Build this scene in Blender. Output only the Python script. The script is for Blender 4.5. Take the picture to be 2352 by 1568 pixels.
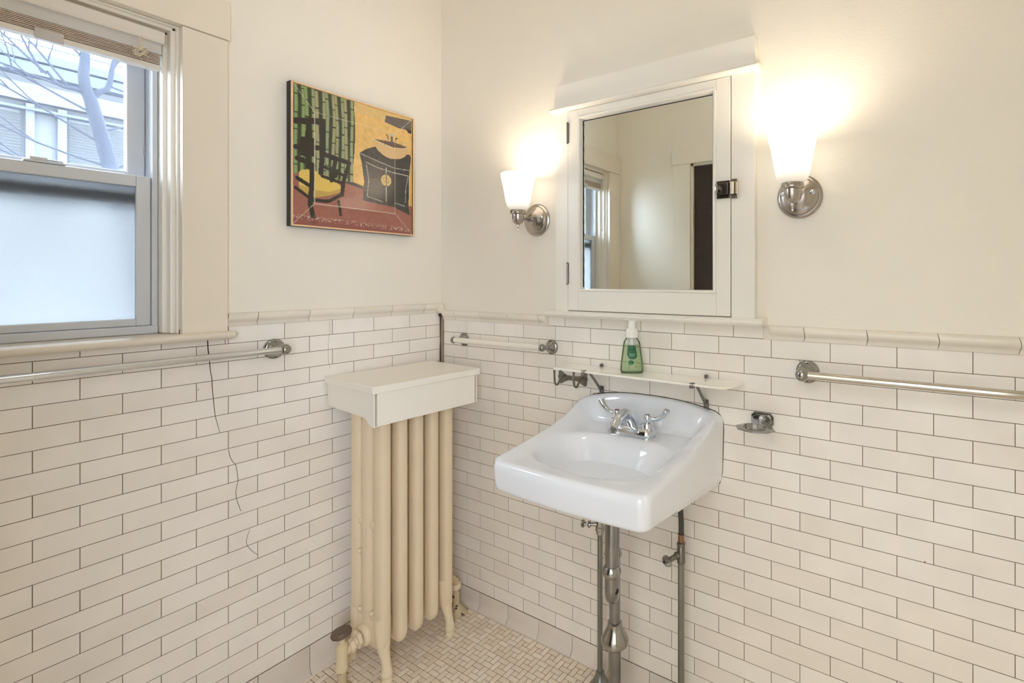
import bpy, bmesh, math, random
import numpy as np
from mathutils import Vector, Matrix
random.seed(7)
for o in list(bpy.data.objects): bpy.data.objects.remove(o)
SC = bpy.context.scene
COL = SC.collection

# ------------------------------------------------------------------ camera
CAMP = Vector((1.7245, -1.4016, 1.2954))
YAW = 2.12745
cam_d = bpy.data.cameras.new('camera'); cam = bpy.data.objects.new('camera', cam_d); COL.objects.link(cam)
cam.location = CAMP
cam.rotation_euler = (math.pi/2, 0, YAW-math.pi/2)
cam_d.sensor_width = 36; cam_d.sensor_fit = 'HORIZONTAL'
cam_d.lens = 36*1153.55/2352
cam_d.shift_x = (1176-1410.47)/2352
cam_d.shift_y = (643.15-784)/2352
cam_d.clip_start = 0.01
SC.camera = cam

# ------------------------------------------------------------------ world, lights, exposure
world = bpy.data.worlds.new('world'); SC.world = world; world.use_nodes = True
wn = world.node_tree; wn.nodes.clear()
wo = wn.nodes.new('ShaderNodeOutputWorld'); wb = wn.nodes.new('ShaderNodeBackground')
wb.inputs['Color'].default_value = (0.78, 0.88, 1.0, 1); wb.inputs['Strength'].default_value = 6.0
wn.links.new(wb.outputs[0], wo.inputs[0])
SC.view_settings.view_transform = 'Standard'; SC.view_settings.look = 'None'
SC.view_settings.exposure = 1.85; SC.view_settings.gamma = 1.0; SC.view_settings.use_curve_mapping = False
SC.cycles.use_denoising = True
SC.cycles.max_bounces = 18; SC.cycles.diffuse_bounces = 12; SC.cycles.glossy_bounces = 6
SC.cycles.transmission_bounces = 10; SC.cycles.transparent_max_bounces = 12
SC.cycles.sample_clamp_indirect = 6.0; SC.cycles.caustics_reflective = False; SC.cycles.caustics_refractive = False
BULB_W = 0.48           # watts of each sconce bulb
SHADE_E = 0.5          # glow of the opal glass
CEIL_FILL_W = 1.6         # unseen bathroom ceiling lamp, added as fill light

HALL_FILL_W = 2.0          # fill panel added on the ceiling of the unseen hallway behind the camera
hl = bpy.data.lights.new('hall_fill', 'AREA'); hl.energy = HALL_FILL_W; hl.size = .7; hl.shape = 'SQUARE'; hl.color = (.84, .92, 1)
hlo = bpy.data.objects.new('hall_fill', hl); COL.objects.link(hlo); hlo.location = (1.75, -2.45, 2.575)

HWIN_FILL_W = 21.0          # fill light added at an unseen hallway window, shining through the doorway
dl_ = bpy.data.lights.new('hall_window_fill', 'AREA'); dl_.energy = HWIN_FILL_W; dl_.shape = 'RECTANGLE'; dl_.size = 1.3; dl_.size_y = 1.5; dl_.color = (.72, .83, 1)
dlo = bpy.data.objects.new('hall_window_fill', dl_); COL.objects.link(dlo); dlo.location = (2.872, -2.32, 1.45); dlo.rotation_euler = (0, math.pi/2, 0)

# ------------------------------------------------------------------ materials
def srgb(r, g, b):
    f = lambda c: (c/255/12.92) if c/255 <= .04045 else ((c/255+.055)/1.055)**2.4
    return (f(r), f(g), f(b), 1)
MATS = {}
def mat(name, col=(.8,.8,.8,1), rough=.5, metal=0, spec=.5, coat=0, trans=0, emis=None, estr=0, bump=0, bscale=60, var=0, vscale=8, alpha=1, ior=1.45, speck=None, rvar=0):
    if name in MATS: return MATS[name]
    m = bpy.data.materials.new(name); m.use_nodes = True; MATS[name] = m
    nt = m.node_tree; b = nt.nodes['Principled BSDF']
    b.inputs['Base Color'].default_value = col; b.inputs['Roughness'].default_value = rough
    b.inputs['Metallic'].default_value = metal; b.inputs['Specular IOR Level'].default_value = spec
    b.inputs['Coat Weight'].default_value = coat; b.inputs['Coat Roughness'].default_value = .06
    b.inputs['Transmission Weight'].default_value = trans; b.inputs['IOR'].default_value = ior
    if emis: b.inputs['Emission Color'].default_value = emis; b.inputs['Emission Strength'].default_value = estr
    N = nt.nodes.new; L = nt.links.new
    if bump or var or speck or rvar:
        tc = N('ShaderNodeTexCoord')
    cur = None
    if var:
        n = N('ShaderNodeTexNoise'); n.inputs['Scale'].default_value = vscale; n.inputs['Detail'].default_value = 5
        L(tc.outputs['Object'], n.inputs['Vector'])
        mx = N('ShaderNodeMix'); mx.data_type = 'RGBA'
        mx.inputs['A'].default_value = tuple(c*(1-var) for c in col[:3])+(1,)
        mx.inputs['B'].default_value = tuple(min(1, c*(1+var*.5)) for c in col[:3])+(1,)
        L(n.outputs['Fac'], mx.inputs['Factor']); cur = mx.outputs['Result']
    if speck:   # (colour, scale, threshold): worn spots
        n = N('ShaderNodeTexNoise'); n.inputs['Scale'].default_value = speck[1]; n.inputs['Detail'].default_value = 6; n.inputs['Roughness'].default_value = .7
        L(tc.outputs['Object'], n.inputs['Vector'])
        r = N('ShaderNodeMapRange'); r.inputs['From Min'].default_value = speck[2]; r.inputs['From Max'].default_value = speck[2]+.02
        L(n.outputs['Fac'], r.inputs['Value'])
        mx = N('ShaderNodeMix'); mx.data_type = 'RGBA'; mx.inputs['A'].default_value = col; mx.inputs['B'].default_value = speck[0]
        if cur: L(cur, mx.inputs['A'])
        L(r.outputs['Result'], mx.inputs['Factor']); cur = mx.outputs['Result']
    if cur: L(cur, b.inputs['Base Color'])
    if rvar:
        n = N('ShaderNodeTexNoise'); n.inputs['Scale'].default_value = 30
        L(tc.outputs['Object'], n.inputs['Vector'])
        r = N('ShaderNodeMapRange'); r.inputs['To Min'].default_value = max(0, rough-rvar); r.inputs['To Max'].default_value = rough+rvar
        L(n.outputs['Fac'], r.inputs['Value']); L(r.outputs['Result'], b.inputs['Roughness'])
    if bump:
        n = N('ShaderNodeTexNoise'); n.inputs['Scale'].default_value = bscale; n.inputs['Detail'].default_value = 4
        L(tc.outputs['Object'], n.inputs['Vector'])
        bp = N('ShaderNodeBump'); bp.inputs['Strength'].default_value = bump; bp.inputs['Distance'].default_value = .002
        L(n.outputs['Fac'], bp.inputs['Height']); L(bp.outputs['Normal'], b.inputs['Normal'])
    return m
def tile_mat(name, c1, c2, rough=.25, spk=True):
    m = bpy.data.materials.new(name); m.use_nodes = True; MATS[name] = m
    nt = m.node_tree; b = nt.nodes['Principled BSDF']; N = nt.nodes.new; L = nt.links.new
    g = N('ShaderNodeNewGeometry'); tc = N('ShaderNodeTexCoord')
    mx = N('ShaderNodeMix'); mx.data_type = 'RGBA'; mx.inputs['A'].default_value = c1; mx.inputs['B'].default_value = c2
    L(g.outputs['Random Per Island'], mx.inputs['Factor'])
    n = N('ShaderNodeTexNoise'); n.inputs['Scale'].default_value = 9; n.inputs['Detail'].default_value = 6; L(tc.outputs['Object'], n.inputs['Vector'])
    r = N('ShaderNodeMapRange'); r.inputs['From Min'].default_value = .35; r.inputs['From Max'].default_value = .75
    r.inputs['To Min'].default_value = 1.0; r.inputs['To Max'].default_value = .93; L(n.outputs['Fac'], r.inputs['Value'])
    mu = N('ShaderNodeMix'); mu.data_type = 'RGBA'; mu.blend_type = 'MULTIPLY'; mu.inputs['Factor'].default_value = 1
    L(mx.outputs['Result'], mu.inputs['A']); L(r.outputs['Result'], mu.inputs['B'])
    # small brown specks and scuffs in the glaze
    n2 = N('ShaderNodeTexNoise'); n2.inputs['Scale'].default_value = 55; n2.inputs['Detail'].default_value = 3; L(tc.outputs['Object'], n2.inputs['Vector'])
    r2 = N('ShaderNodeMapRange'); r2.inputs['From Min'].default_value = .765 if spk else .9; r2.inputs['From Max'].default_value = .80 if spk else .95; L(n2.outputs['Fac'], r2.inputs['Value'])
    m3 = N('ShaderNodeMix'); m3.data_type = 'RGBA'; m3.inputs['B'].default_value = srgb(120, 98, 76)
    L(mu.outputs['Result'], m3.inputs['A']); L(r2.outputs['Result'], m3.inputs['Factor'])
    L(m3.outputs['Result'], b.inputs['Base Color'])
    b.inputs['Roughness'].default_value = rough; b.inputs['Specular IOR Level'].default_value = .45
    bp = N('ShaderNodeBump'); bp.inputs['Strength'].default_value = .08; bp.inputs['Distance'].default_value = .002
    n4 = N('ShaderNodeTexNoise'); n4.inputs['Scale'].default_value = 14; L(tc.outputs['Object'], n4.inputs['Vector'])
    L(n4.outputs['Fac'], bp.inputs['Height']); L(bp.outputs['Normal'], b.inputs['Normal'])
    return m

M_PAINT = mat('wall_paint', srgb(238, 233, 223), .42, spec=.35, bump=.25, bscale=140, var=.02, vscale=3)
M_CEIL = mat('ceiling_paint', srgb(246, 243, 236), .8)
M_TRIM = mat('trim_paint', srgb(238, 233, 222), .3, spec=.5, bump=.06, bscale=40, var=.02, vscale=5)
M_TRIMW = mat('casing_paint', srgb(232, 223, 208), .25, spec=.5, bump=.08, bscale=40, var=.03, vscale=5)
M_CAB = mat('cabinet_paint', srgb(238, 235, 228), .28, spec=.5, bump=.06, bscale=50, var=.02, vscale=6)
M_VINYL = mat('window_vinyl', srgb(206, 209, 214), .35, spec=.4)
M_TILE = tile_mat('wall_tile_glaze', srgb(242, 236, 229), srgb(248, 244, 239), .22)
M_CAP = tile_mat('cap_tile_glaze', srgb(233, 226, 214), srgb(240, 234, 223), .14)
M_BASE = tile_mat('base_tile_glaze', srgb(222, 214, 205), srgb(232, 224, 216), .2)
M_GROUT = mat('old_grout', srgb(104, 86, 69), .9, var=.3, vscale=40)
M_FGROUT = mat('floor_grout', srgb(52, 40, 30), .95, var=.35, vscale=12)
M_FLOOR = tile_mat('floor_tile', srgb(236, 219, 198), srgb(248, 236, 220), .4)
M_SEAL = mat('corner_filler', srgb(168, 150, 132), .9, var=.25, vscale=60, bump=.5, bscale=80)
M_CRACK = mat('crack_dark', srgb(66, 50, 38), .95)
M_CHROME = mat('chrome', (.70, .74, .80, 1), .08, 1)
M_OLDCHR = mat('aged_chrome', (.42, .41, .39, 1), .16, 1, var=.35, vscale=25, rvar=.08)
M_NICKEL = mat('brushed_nickel', (.46, .42, .38, 1), .24, 1)
M_DULL = mat('dull_steel', (.26, .245, .22, 1), .38, 1, var=.3, vscale=50)
M_BLACK = mat('black_slot', (.01, .01, .01, 1), .7)
M_PORC = mat('porcelain', srgb(234, 238, 246), .09, spec=.6, coat=.5)
M_MIRROR = mat('mirror_silver', (.83, .86, .83, 1), .012, 1)
M_IRON = mat('cream_radiator_paint', srgb(234, 217, 188), .42, spec=.4, var=.08, vscale=7, speck=(srgb(70, 52, 34), 34, .735), bump=.25, bscale=30)
M_CHIP = mat('chipped_cream_paint', srgb(205, 188, 155), .55, var=.2, vscale=20, speck=(srgb(40, 30, 20), 45, .58))
M_WOODK = mat('worn_brown_knob', srgb(112, 94, 78), .45, var=.35, vscale=30)
M_BOX = mat('white_painted_wood', srgb(246, 242, 233), .35, var=.02, vscale=6)
M_GLSHELF = mat('opal_glass_shelf', srgb(250, 247, 238), .08, spec=.6, coat=.4)
M_CERBAR = mat('white_ceramic_bar', srgb(240, 236, 226), .12, coat=.4)
M_DARKWOOD = mat('dark_stained_wood', srgb(58, 46, 40), .4, var=.4, vscale=30, speck=(srgb(190, 186, 182), 60, .74))
M_BLIND = mat('blind_vinyl', srgb(226, 219, 210), .4)
M_SLAT = mat('blind_slat', srgb(206, 190, 174), .5)
M_CORD = mat('blind_cord', srgb(226, 214, 192), .8)
M_CLEAR = mat('clear_plastic', (.95, .97, 1, 1), .05, trans=1, ior=1.3)
M_WHITEPL = mat('white_plastic', srgb(238, 236, 232), .35)
M_RED = mat('red_index', srgb(130, 20, 40), .3)

def glass_pane_mat():
    m = bpy.data.materials.new('window_glass'); m.use_nodes = True; nt = m.node_tree; nt.nodes.clear()
    N = nt.nodes.new; L = nt.links.new
    o = N('ShaderNodeOutputMaterial'); t = N('ShaderNodeBsdfTransparent'); g = N('ShaderNodeBsdfGlossy'); mx = N('ShaderNodeMixShader'); d = N('ShaderNodeBsdfDiffuse'); m2 = N('ShaderNodeMixShader')
    t.inputs['Color'].default_value = (.93, .97, 1, 1); g.inputs['Roughness'].default_value = .02
    d.inputs['Color'].default_value = (.9, .93, 1, 1)
    f = N('ShaderNodeLayerWeight'); f.inputs['Blend'].default_value = .12
    L(f.outputs[0], mx.inputs[0]); L(t.outputs[0], mx.inputs[1]); L(g.outputs[0], mx.inputs[2])
    # dusty film on the pane
    m2.inputs[0].default_value = .12; L(mx.outputs[0], m2.inputs[1]); L(d.outputs[0], m2.inputs[2]); L(m2.outputs[0], o.inputs[0])
    return m
M_GLASS = glass_pane_mat()
def frosted_mat():
    m = bpy.data.materials.new('frosted_pebble_glass'); m.use_nodes = True; nt = m.node_tree; nt.nodes.clear()
    N = nt.nodes.new; L = nt.links.new
    o = N('ShaderNodeOutputMaterial'); rf = N('ShaderNodeBsdfRefraction'); tr = N('ShaderNodeBsdfTranslucent'); g = N('ShaderNodeBsdfGlossy')
    tp = N('ShaderNodeBsdfTransparent'); tp.inputs['Color'].default_value = (.9, .95, 1, 1)
    rf.inputs['Roughness'].default_value = .30; rf.inputs['IOR'].default_value = 1.08; rf.inputs['Color'].default_value = (.47, .485, .49, 1)
    tr.inputs['Color'].default_value = (.47, .485, .49, 1); g.inputs['Roughness'].default_value = .25
    a = N('ShaderNodeMixShader'); a.inputs[0].default_value = .40; L(rf.outputs[0], a.inputs[1]); L(tr.outputs[0], a.inputs[2])
    b = N('ShaderNodeMixShader'); b.inputs[0].default_value = .06; L(a.outputs[0], b.inputs[1]); L(g.outputs[0], b.inputs[2])
    tc = N('ShaderNodeTexCoord'); n = N('ShaderNodeTexNoise'); n.inputs['Scale'].default_value = 170; n.inputs['Detail'].default_value = 2
    bp = N('ShaderNodeBump'); bp.inputs['Strength'].default_value = .5; bp.inputs['Distance'].default_value = .002
    L(tc.outputs['Object'], n.inputs['Vector']); L(n.outputs['Fac'], bp.inputs['Height'])
    for s in (rf, tr, g): L(bp.outputs['Normal'], s.inputs['Normal'])
    L(b.outputs[0], o.inputs[0]); return m
M_FROST = frosted_mat()
def shade_mat():
    m = bpy.data.materials.new('opal_lamp_glass'); m.use_nodes = True; nt = m.node_tree; nt.nodes.clear()
    N = nt.nodes.new; L = nt.links.new
    o = N('ShaderNodeOutputMaterial'); e = N('ShaderNodeEmission'); d = N('ShaderNodeBsdfPrincipled'); ad = N('ShaderNodeAddShader')
    d.inputs['Base Color'].default_value = (.9, .88, .84, 1); d.inputs['Roughness'].default_value = .2
    e.inputs['Color'].default_value = (1, .87, .70, 1)
    # the bulb sits in the upper part of the bell: the glass gives off less light round its foot
    tc = N('ShaderNodeTexCoord'); sp = N('ShaderNodeSeparateXYZ'); r = N('ShaderNodeMapRange')
    L(tc.outputs['Object'], sp.inputs[0]); L(sp.outputs['Z'], r.inputs['Value'])
    r.inputs['From Min'].default_value = .0; r.inputs['From Max'].default_value = .06; r.inputs['To Min'].default_value = .07; r.inputs['To Max'].default_value = SHADE_E
    r.interpolation_type = 'SMOOTHSTEP'
    L(r.outputs['Result'], e.inputs['Strength'])
    L(e.outputs[0], ad.inputs[0]); L(d.outputs[0], ad.inputs[1]); L(ad.outputs[0], o.inputs[0]); return m
M_SHADE = shade_mat()
def attr_mat(name, rough=.22):
    m = bpy.data.materials.new(name); m.use_nodes = True; nt = m.node_tree; b = nt.nodes['Principled BSDF']
    a = nt.nodes.new('ShaderNodeVertexColor'); a.layer_name = 'paint'
    nt.links.new(a.outputs['Color'], b.inputs['Base Color']); b.inputs['Roughness'].default_value = rough
    b.inputs['Coat Weight'].default_value = 1; b.inputs['Coat Roughness'].default_value = .10
    return m

# ------------------------------------------------------------------ mesh helpers
class MB:
    def __init__(s): s.v = []; s.f = []; s.mi = []; s.wn = False
    def add(s, vs, fs, mi=0):
        n = len(s.v); s.v += [tuple(v) for v in vs]
        for f in fs: s.f.append([i+n for i in f]); s.mi.append(mi)
        return s
    def box(s, x0, x1, y0, y1, z0, z1, mi=0):
        vs = [(x, y, z) for x in (x0, x1) for y in (y0, y1) for z in (z0, z1)]
        return s.add(vs, [(0,1,3,2),(4,6,7,5),(0,4,5,1),(2,3,7,6),(0,2,6,4),(1,5,7,3)], mi)
    def bbox(s, x0, x1, y0, y1, z0, z1, b=.003, seg=2, mi=0):   # bevelled box
        s.wn = True; bm = bmesh.new(); bmesh.ops.create_cube(bm, size=1)
        for v in bm.verts:
            v.co = Vector(((x0+x1)/2+v.co.x*(x1-x0), (y0+y1)/2+v.co.y*(y1-y0), (z0+z1)/2+v.co.z*(z1-z0)))
        b = min(b, .49*min(x1-x0, y1-y0, z1-z0))
        bmesh.ops.bevel(bm, geom=list(bm.edges), offset=b, segments=seg, profile=.5, affect='EDGES')
        return s.from_bm(bm, mi)
    def from_bm(s, bm, mi=0):
        bm.verts.index_update()
        s.add([v.co for v in bm.verts], [[v.index for v in f.verts] for f in bm.faces], mi); bm.free(); return s
    def lathe(s, prof, o=(0,0,0), axis=(0,0,1), seg=28, mi=0, sx=1, sy=1, caps=True):
        ax = Vector(axis).normalized(); t = Vector((1,0,0)) if abs(ax.x) < .9 else Vector((0,1,0))
        u = (t-ax*t.dot(ax)).normalized(); w = ax.cross(u); o = Vector(o); vs = []; fs = []
        for r, h in prof:
            for k in range(seg):
                a = 2*math.pi*k/seg; vs.append(o+ax*h+u*(r*sx*math.cos(a))+w*(r*sy*math.sin(a)))
        for i in range(len(prof)-1):
            for k in range(seg):
                k2 = (k+1) % seg; fs.append((i*seg+k, i*seg+k2, (i+1)*seg+k2, (i+1)*seg+k))
        if caps:
            if prof[0][0] > 1e-6: fs.append([k for k in range(seg)][::-1])
            if prof[-1][0] > 1e-6: fs.append([(len(prof)-1)*seg+k for k in range(seg)])
        return s.add(vs, fs, mi)
    def tube(s, pts, r, seg=14, mi=0, flat=None):
        pts = [Vector(p) for p in pts]; n = len(pts); rr = r if isinstance(r, (list, tuple)) else [r]*n
        T = [(pts[min(i+1, n-1)]-pts[max(i-1, 0)]).normalized() for i in range(n)]
        t = Vector((0,0,1)) if abs(T[0].z) < .9 else Vector((1,0,0))
        u = (t-T[0]*t.dot(T[0])).normalized(); vs = []; fs = []
        for i in range(n):
            u = (u-T[i]*u.dot(T[i])).normalized(); w = T[i].cross(u)
            fu = 1 if flat is None else (flat[i] if isinstance(flat, (list, tuple)) else flat)
            for k in range(seg):
                a = 2*math.pi*k/seg; vs.append(pts[i]+u*(rr[i]*fu*math.cos(a))+w*(rr[i]*math.sin(a)))
        for i in range(n-1):
            for k in range(seg):
                k2 = (k+1) % seg; fs.append((i*seg+k, i*seg+k2, (i+1)*seg+k2, (i+1)*seg+k))
        fs.append([k for k in range(seg)][::-1]); fs.append([(n-1)*seg+k for k in range(seg)])
        return s.add(vs, fs, mi)
    def prism(s, poly, d0, d1, plane='xz', mi=0):    # polygon extruded along the third axis
        def P(a, b, d): return {'xz': (a, d, b), 'yz': (d, a, b), 'xy': (a, b, d)}[plane]
        n = len(poly); vs = [P(a, b, d0) for a, b in poly]+[P(a, b, d1) for a, b in poly]
        fs = [list(range(n))[::-1], [n+i for i in range(n)]]+[(i, (i+1) % n, n+(i+1) % n, n+i) for i in range(n)]
        return s.add(vs, fs, mi)
    def ball(s, c, r, mi=0, seg=20, sz=1):
        return s.lathe([(max(1e-5, r*math.sin(math.pi*i/12)), -r*sz*math.cos(math.pi*i/12)) for i in range(13)], c, (0,0,1), seg, mi)
    def build(s, name, mats, parent=None, smooth=35, loc=None, bevel=0, sub=0):
        me = bpy.data.meshes.new(name); vs = s.v
        if loc is not None: vs = [(v[0]-loc[0], v[1]-loc[1], v[2]-loc[2]) for v in vs]
        me.from_pydata(vs, [], s.f); me.validate()
        if not isinstance(mats, (list, tuple)): mats = [mats]
        for m in mats: me.materials.append(m)
        if len(mats) > 1 and len(me.polygons) == len(s.mi): me.polygons.foreach_set('material_index', s.mi)
        bm = bmesh.new(); bm.from_mesh(me)
        bmesh.ops.remove_doubles(bm, verts=bm.verts, dist=1e-6)
        bmesh.ops.recalc_face_normals(bm, faces=bm.faces); bm.to_mesh(me); bm.free()
        if smooth: me.shade_smooth(); me.set_sharp_from_angle(angle=math.radians(smooth))
        o = bpy.data.objects.new(name, me); COL.objects.link(o)
        if loc is not None: o.location = loc
        if parent is not None:
            o.parent = parent; o.matrix_parent_inverse = Matrix.Identity(4)
            if loc is None: o.location = -parent_world(parent)
            else: o.location = Vector(loc)-parent_world(parent)
        if bevel:
            b = o.modifiers.new('bevel', 'BEVEL'); b.width = bevel; b.segments = 2; b.limit_method = 'ANGLE'; b.angle_limit = math.radians(40)
        if smooth and s.wn and name not in ('basin', 'section'):
            w_ = o.modifiers.new('flat_faces', 'WEIGHTED_NORMAL'); w_.keep_sharp = True; w_.weight = 60
        if sub:
            b = o.modifiers.new('subdivision', 'SUBSURF'); b.levels = sub; b.render_levels = sub
        return o
def parent_world(p):
    v = Vector((0,0,0))
    while p is not None: v = v+p.location; p = p.parent
    return v
def empty(name, loc=(0,0,0)):
    o = bpy.data.objects.new(name, None); COL.objects.link(o); o.location = loc; o.empty_display_size = .05; return o
def tag(o, label, cat, group=None):
    o['label'] = label; o['category'] = cat
    if group: o['group'] = group
    return o
def struct(o): o['kind'] = 'structure'; return o
def arc(c, r, a0, a1, n, f): return [f(c, r*math.cos(math.radians(a0+(a1-a0)*i/n)), r*math.sin(math.radians(a0+(a1-a0)*i/n))) for i in range(n+1)]
def smooth_path(pts, n=6):
    P = [Vector(p) for p in pts]; out = []
    for i in range(len(P)-1):
        a = P[max(i-1, 0)]; b = P[i]; c = P[i+1]; d = P[min(i+2, len(P)-1)]
        for k in range(n):
            t = k/n; out.append(.5*((2*b)+(c-a)*t+(2*a-5*b+4*c-d)*t*t+(3*b-a-3*c+d)*t**3))
    out.append(P[-1]); return out

# ------------------------------------------------------------------ room shell (x=0 window wall, y=0 sink wall)
RX, RY, RZ = 2.45, -1.44, 2.62
H = .0508; TW = 2.9702*H           # tile module
LZ = 1.1612; RZ0 = 1.1326         # underside of the cap course on each wall
OY0, OY1, OZ0, OZ1 = -1.31, -.867, 1.15, 1.983       # window opening

def plaster(quads, name, m):
    b = MB()
    for q in quads: b.add(q, [(0,1,2,3)])
    return b.build(name, m, smooth=0)
W = .16
b = MB()
b.box(-W, -.006, -.867, W, 0, RZ); b.box(-W, -.006, RY-.1, OY0, 0, RZ); b.box(-W, -.006, OY0, OY1, 0, OZ0-.02); b.box(-W, -.006, OY0, OY1, OZ1, RZ)
wall_left = struct(b.build('wall_left', M_GROUT, smooth=0))
b = MB(); b.box(0-.006, .0, OY1, 0, LZ, RZ); b.box(-.006, .0, RY, OY0, LZ, RZ); b.box(-.006, 0, OY0, OY1, OZ1, RZ)
b.build('painted_plaster', M_PAINT, wall_left, 0)
b = MB(); b.box(-.006, RX+.1, .006, .12, 0, RZ)
wall_right = struct(b.build('wall_right', M_GROUT, smooth=0))
b = MB(); b.box(0, RX, 0, .006, RZ0, RZ); b.build('painted_plaster', M_PAINT, wall_right, 0)
# wall behind the camera with a door opening
DX0, DX1, DZ = .52, .98, 1.995
OX0, OX1 = 1.15, 2.02        # doorway added and sized to let the hallway fill light in
b = MB(); b.box(0, DX0, RY-.12, RY, 0, RZ); b.box(DX1, OX0, RY-.12, RY, 0, RZ); b.box(OX1, RX+.1, RY-.12, RY, 0, RZ); b.box(DX0, DX1, RY-.12, RY, DZ, RZ); b.box(OX0, OX1, RY-.12, RY, 2.08, RZ)
wall_back = struct(b.build('wall_back', M_PAINT, smooth=0))
b = MB(); b.box(RX, RX+.1, RY, .006, 0, RZ); struct(b.build('wall_far', M_PAINT, smooth=0))
b = MB(); b.box(-.16, RX+.1, RY-.12, .12, RZ, RZ+.1); struct(b.build('ceiling', M_CEIL, smooth=0))
b = MB(); b.box(-.006, RX, RY-.12, .006, -.08, -.0012)
floor = struct(b.build('floor', M_FGROUT, smooth=0))

# unseen hallway, added to send fill light through the doorway
b = MB(); b.box(.6, .7, -3.5, RY-.12, 0, RZ); struct(b.build('wall_hall_left', M_PAINT, smooth=0))
b = MB(); b.box(2.9, 3.0, -3.5, RY-.12, 0, RZ); b.box(2.55, 2.9, RY-.12, RY, 0, RZ); struct(b.build('wall_hall_right', M_PAINT, smooth=0))
b = MB(); b.box(.6, 3.0, -3.6, -3.5, 0, RZ); struct(b.build('wall_hall_end', M_PAINT, smooth=0))
b = MB(); b.box(.6, 3.0, -3.6, RY-.12, RZ, RZ+.1); struct(b.build('ceiling_hall', M_CEIL, smooth=0))
b = MB(); b.box(.6, 3.0, -3.6, RY-.12, -.08, .0); struct(b.build('floor_hall', mat('hall_floor', srgb(158, 158, 162), .4, var=.2, vscale=3), smooth=0))

w2 = struct(empty('fill_window', (2.9, -2.65, .65)))  # unseen window added as a frame round the hallway fill light
def w2_build():
    b = MB()
    for a in ((-3.17, -3.08, .70, 2.20), (-1.68, -1.59, .70, 2.20), (-3.08, -1.68, .70, .79), (-3.08, -1.68, 2.11, 2.20)): b.bbox(2.875, 2.9, a[0], a[1], a[2], a[3], .003)
    b.build('casing', M_TRIM, w2)
    b = MB(); b.box(2.892, 2.899, -3.08, -1.68, .79, 2.11); b.build('fill_backing', M_CEIL, w2, 0)  # white sheet added behind the fill light
w2_build()

# wall tiles, each one a thin bevelled slab
def add_tile(b, wall, s0, s1, z0, z1, g=.00065, d=0):
    if s1-s0 < .006 or z1-z0 < .006: return
    s0 += g; s1 -= g; z0 += g; z1 -= g; e = .0008; j = random.uniform(-.0002, .0002); d0 = -.004; d1 = .0001+j+d
    def P(s, z, d): return (s, -d, z) if wall == 'R' else (d, -s, z)
    vs = [P(s0, z0, d0), P(s1, z0, d0), P(s1, z1, d0), P(s0, z1, d0), P(s0, z0, d1-e), P(s1, z0, d1-e), P(s1, z1, d1-e), P(s0, z1, d1-e),
          P(s0+e, z0+e, d1), P(s1-e, z0+e, d1), P(s1-e, z1-e, d1), P(s0+e, z1-e, d1)]
    fs = [(0,1,5,4), (1,2,6,5), (2,3,7,6), (3,0,4,7), (4,5,9,8), (5,6,10,9), (6,7,11,10), (7,4,8,11), (8,9,10,11)]
    b.add(vs, fs)
def wainscot(wall, s_start, s_end, z_top, rows, off, extra=None):
    b = MB()
    for r in range(rows):
        z1 = z_top-r*H; z0 = z1-H
        o = (off+(TW/2 if r % 2 else 0)) % TW-TW*2
        s = o
        while s < s_end:
            a = max(s, s_start); c = min(s+TW, s_end)
            if c > a:
                if extra: extra(b, a, c, z0, z1)
                else: add_tile(b, wall, a, c, z0, z1)
            s += TW
    return b
# left wall joints: row below the cap has joints at t0-k*w with k odd (second course k even)
t0 = 22.265*H; w = 1.4851*H
def left_extra(b, a, c, z0, z1):
    zt = 1.128   # window stool underside
    if z1 > zt and c > .7615:
        if a < .7615: add_tile(b, 'L', a, min(c, .7615), z0, z1)
        if c > .7615 and zt-z0 > .004: add_tile(b, 'L', max(a, .7615), c, z0, min(z1, zt))
    else: add_tile(b, 'L', a, c, z0, z1)
tl = wainscot('L', .004, -RY, LZ, 21, (t0-5*w) % TW, left_extra)
tl.build('wall_tiling', M_TILE, wall_left, 0)
s00 = 25.3142*H
tr_ = wainscot('R', .018, RX, RZ0, 21, (s00+1*w) % TW)
# one more course under the cabinet sill, where the cap stops
for a, c in ((.578, .650), (.650, .802), (.802, .953), (.953, 1.103), (1.103, 1.255), (1.255, 1.341)): add_tile(tr_, 'R', a, c, RZ0, 1.1705, d=.0012)
tr_.build('wall_tiling', M_TILE, wall_right, 0)

b = MB(); b.box(-.006, -.0008, RY, -.001, 0, 1.128); b.box(-.006, -.0008, -.7615, -.001, 1.128, LZ); b.build('grout', M_GROUT, wall_left, 0)
b = MB(); b.box(.001, RX, .0008, .006, 0, RZ0); b.box(.578, 1.341, -.0002, .006, RZ0, 1.1705); b.build('grout', M_GROUT, wall_right, 0)

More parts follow.
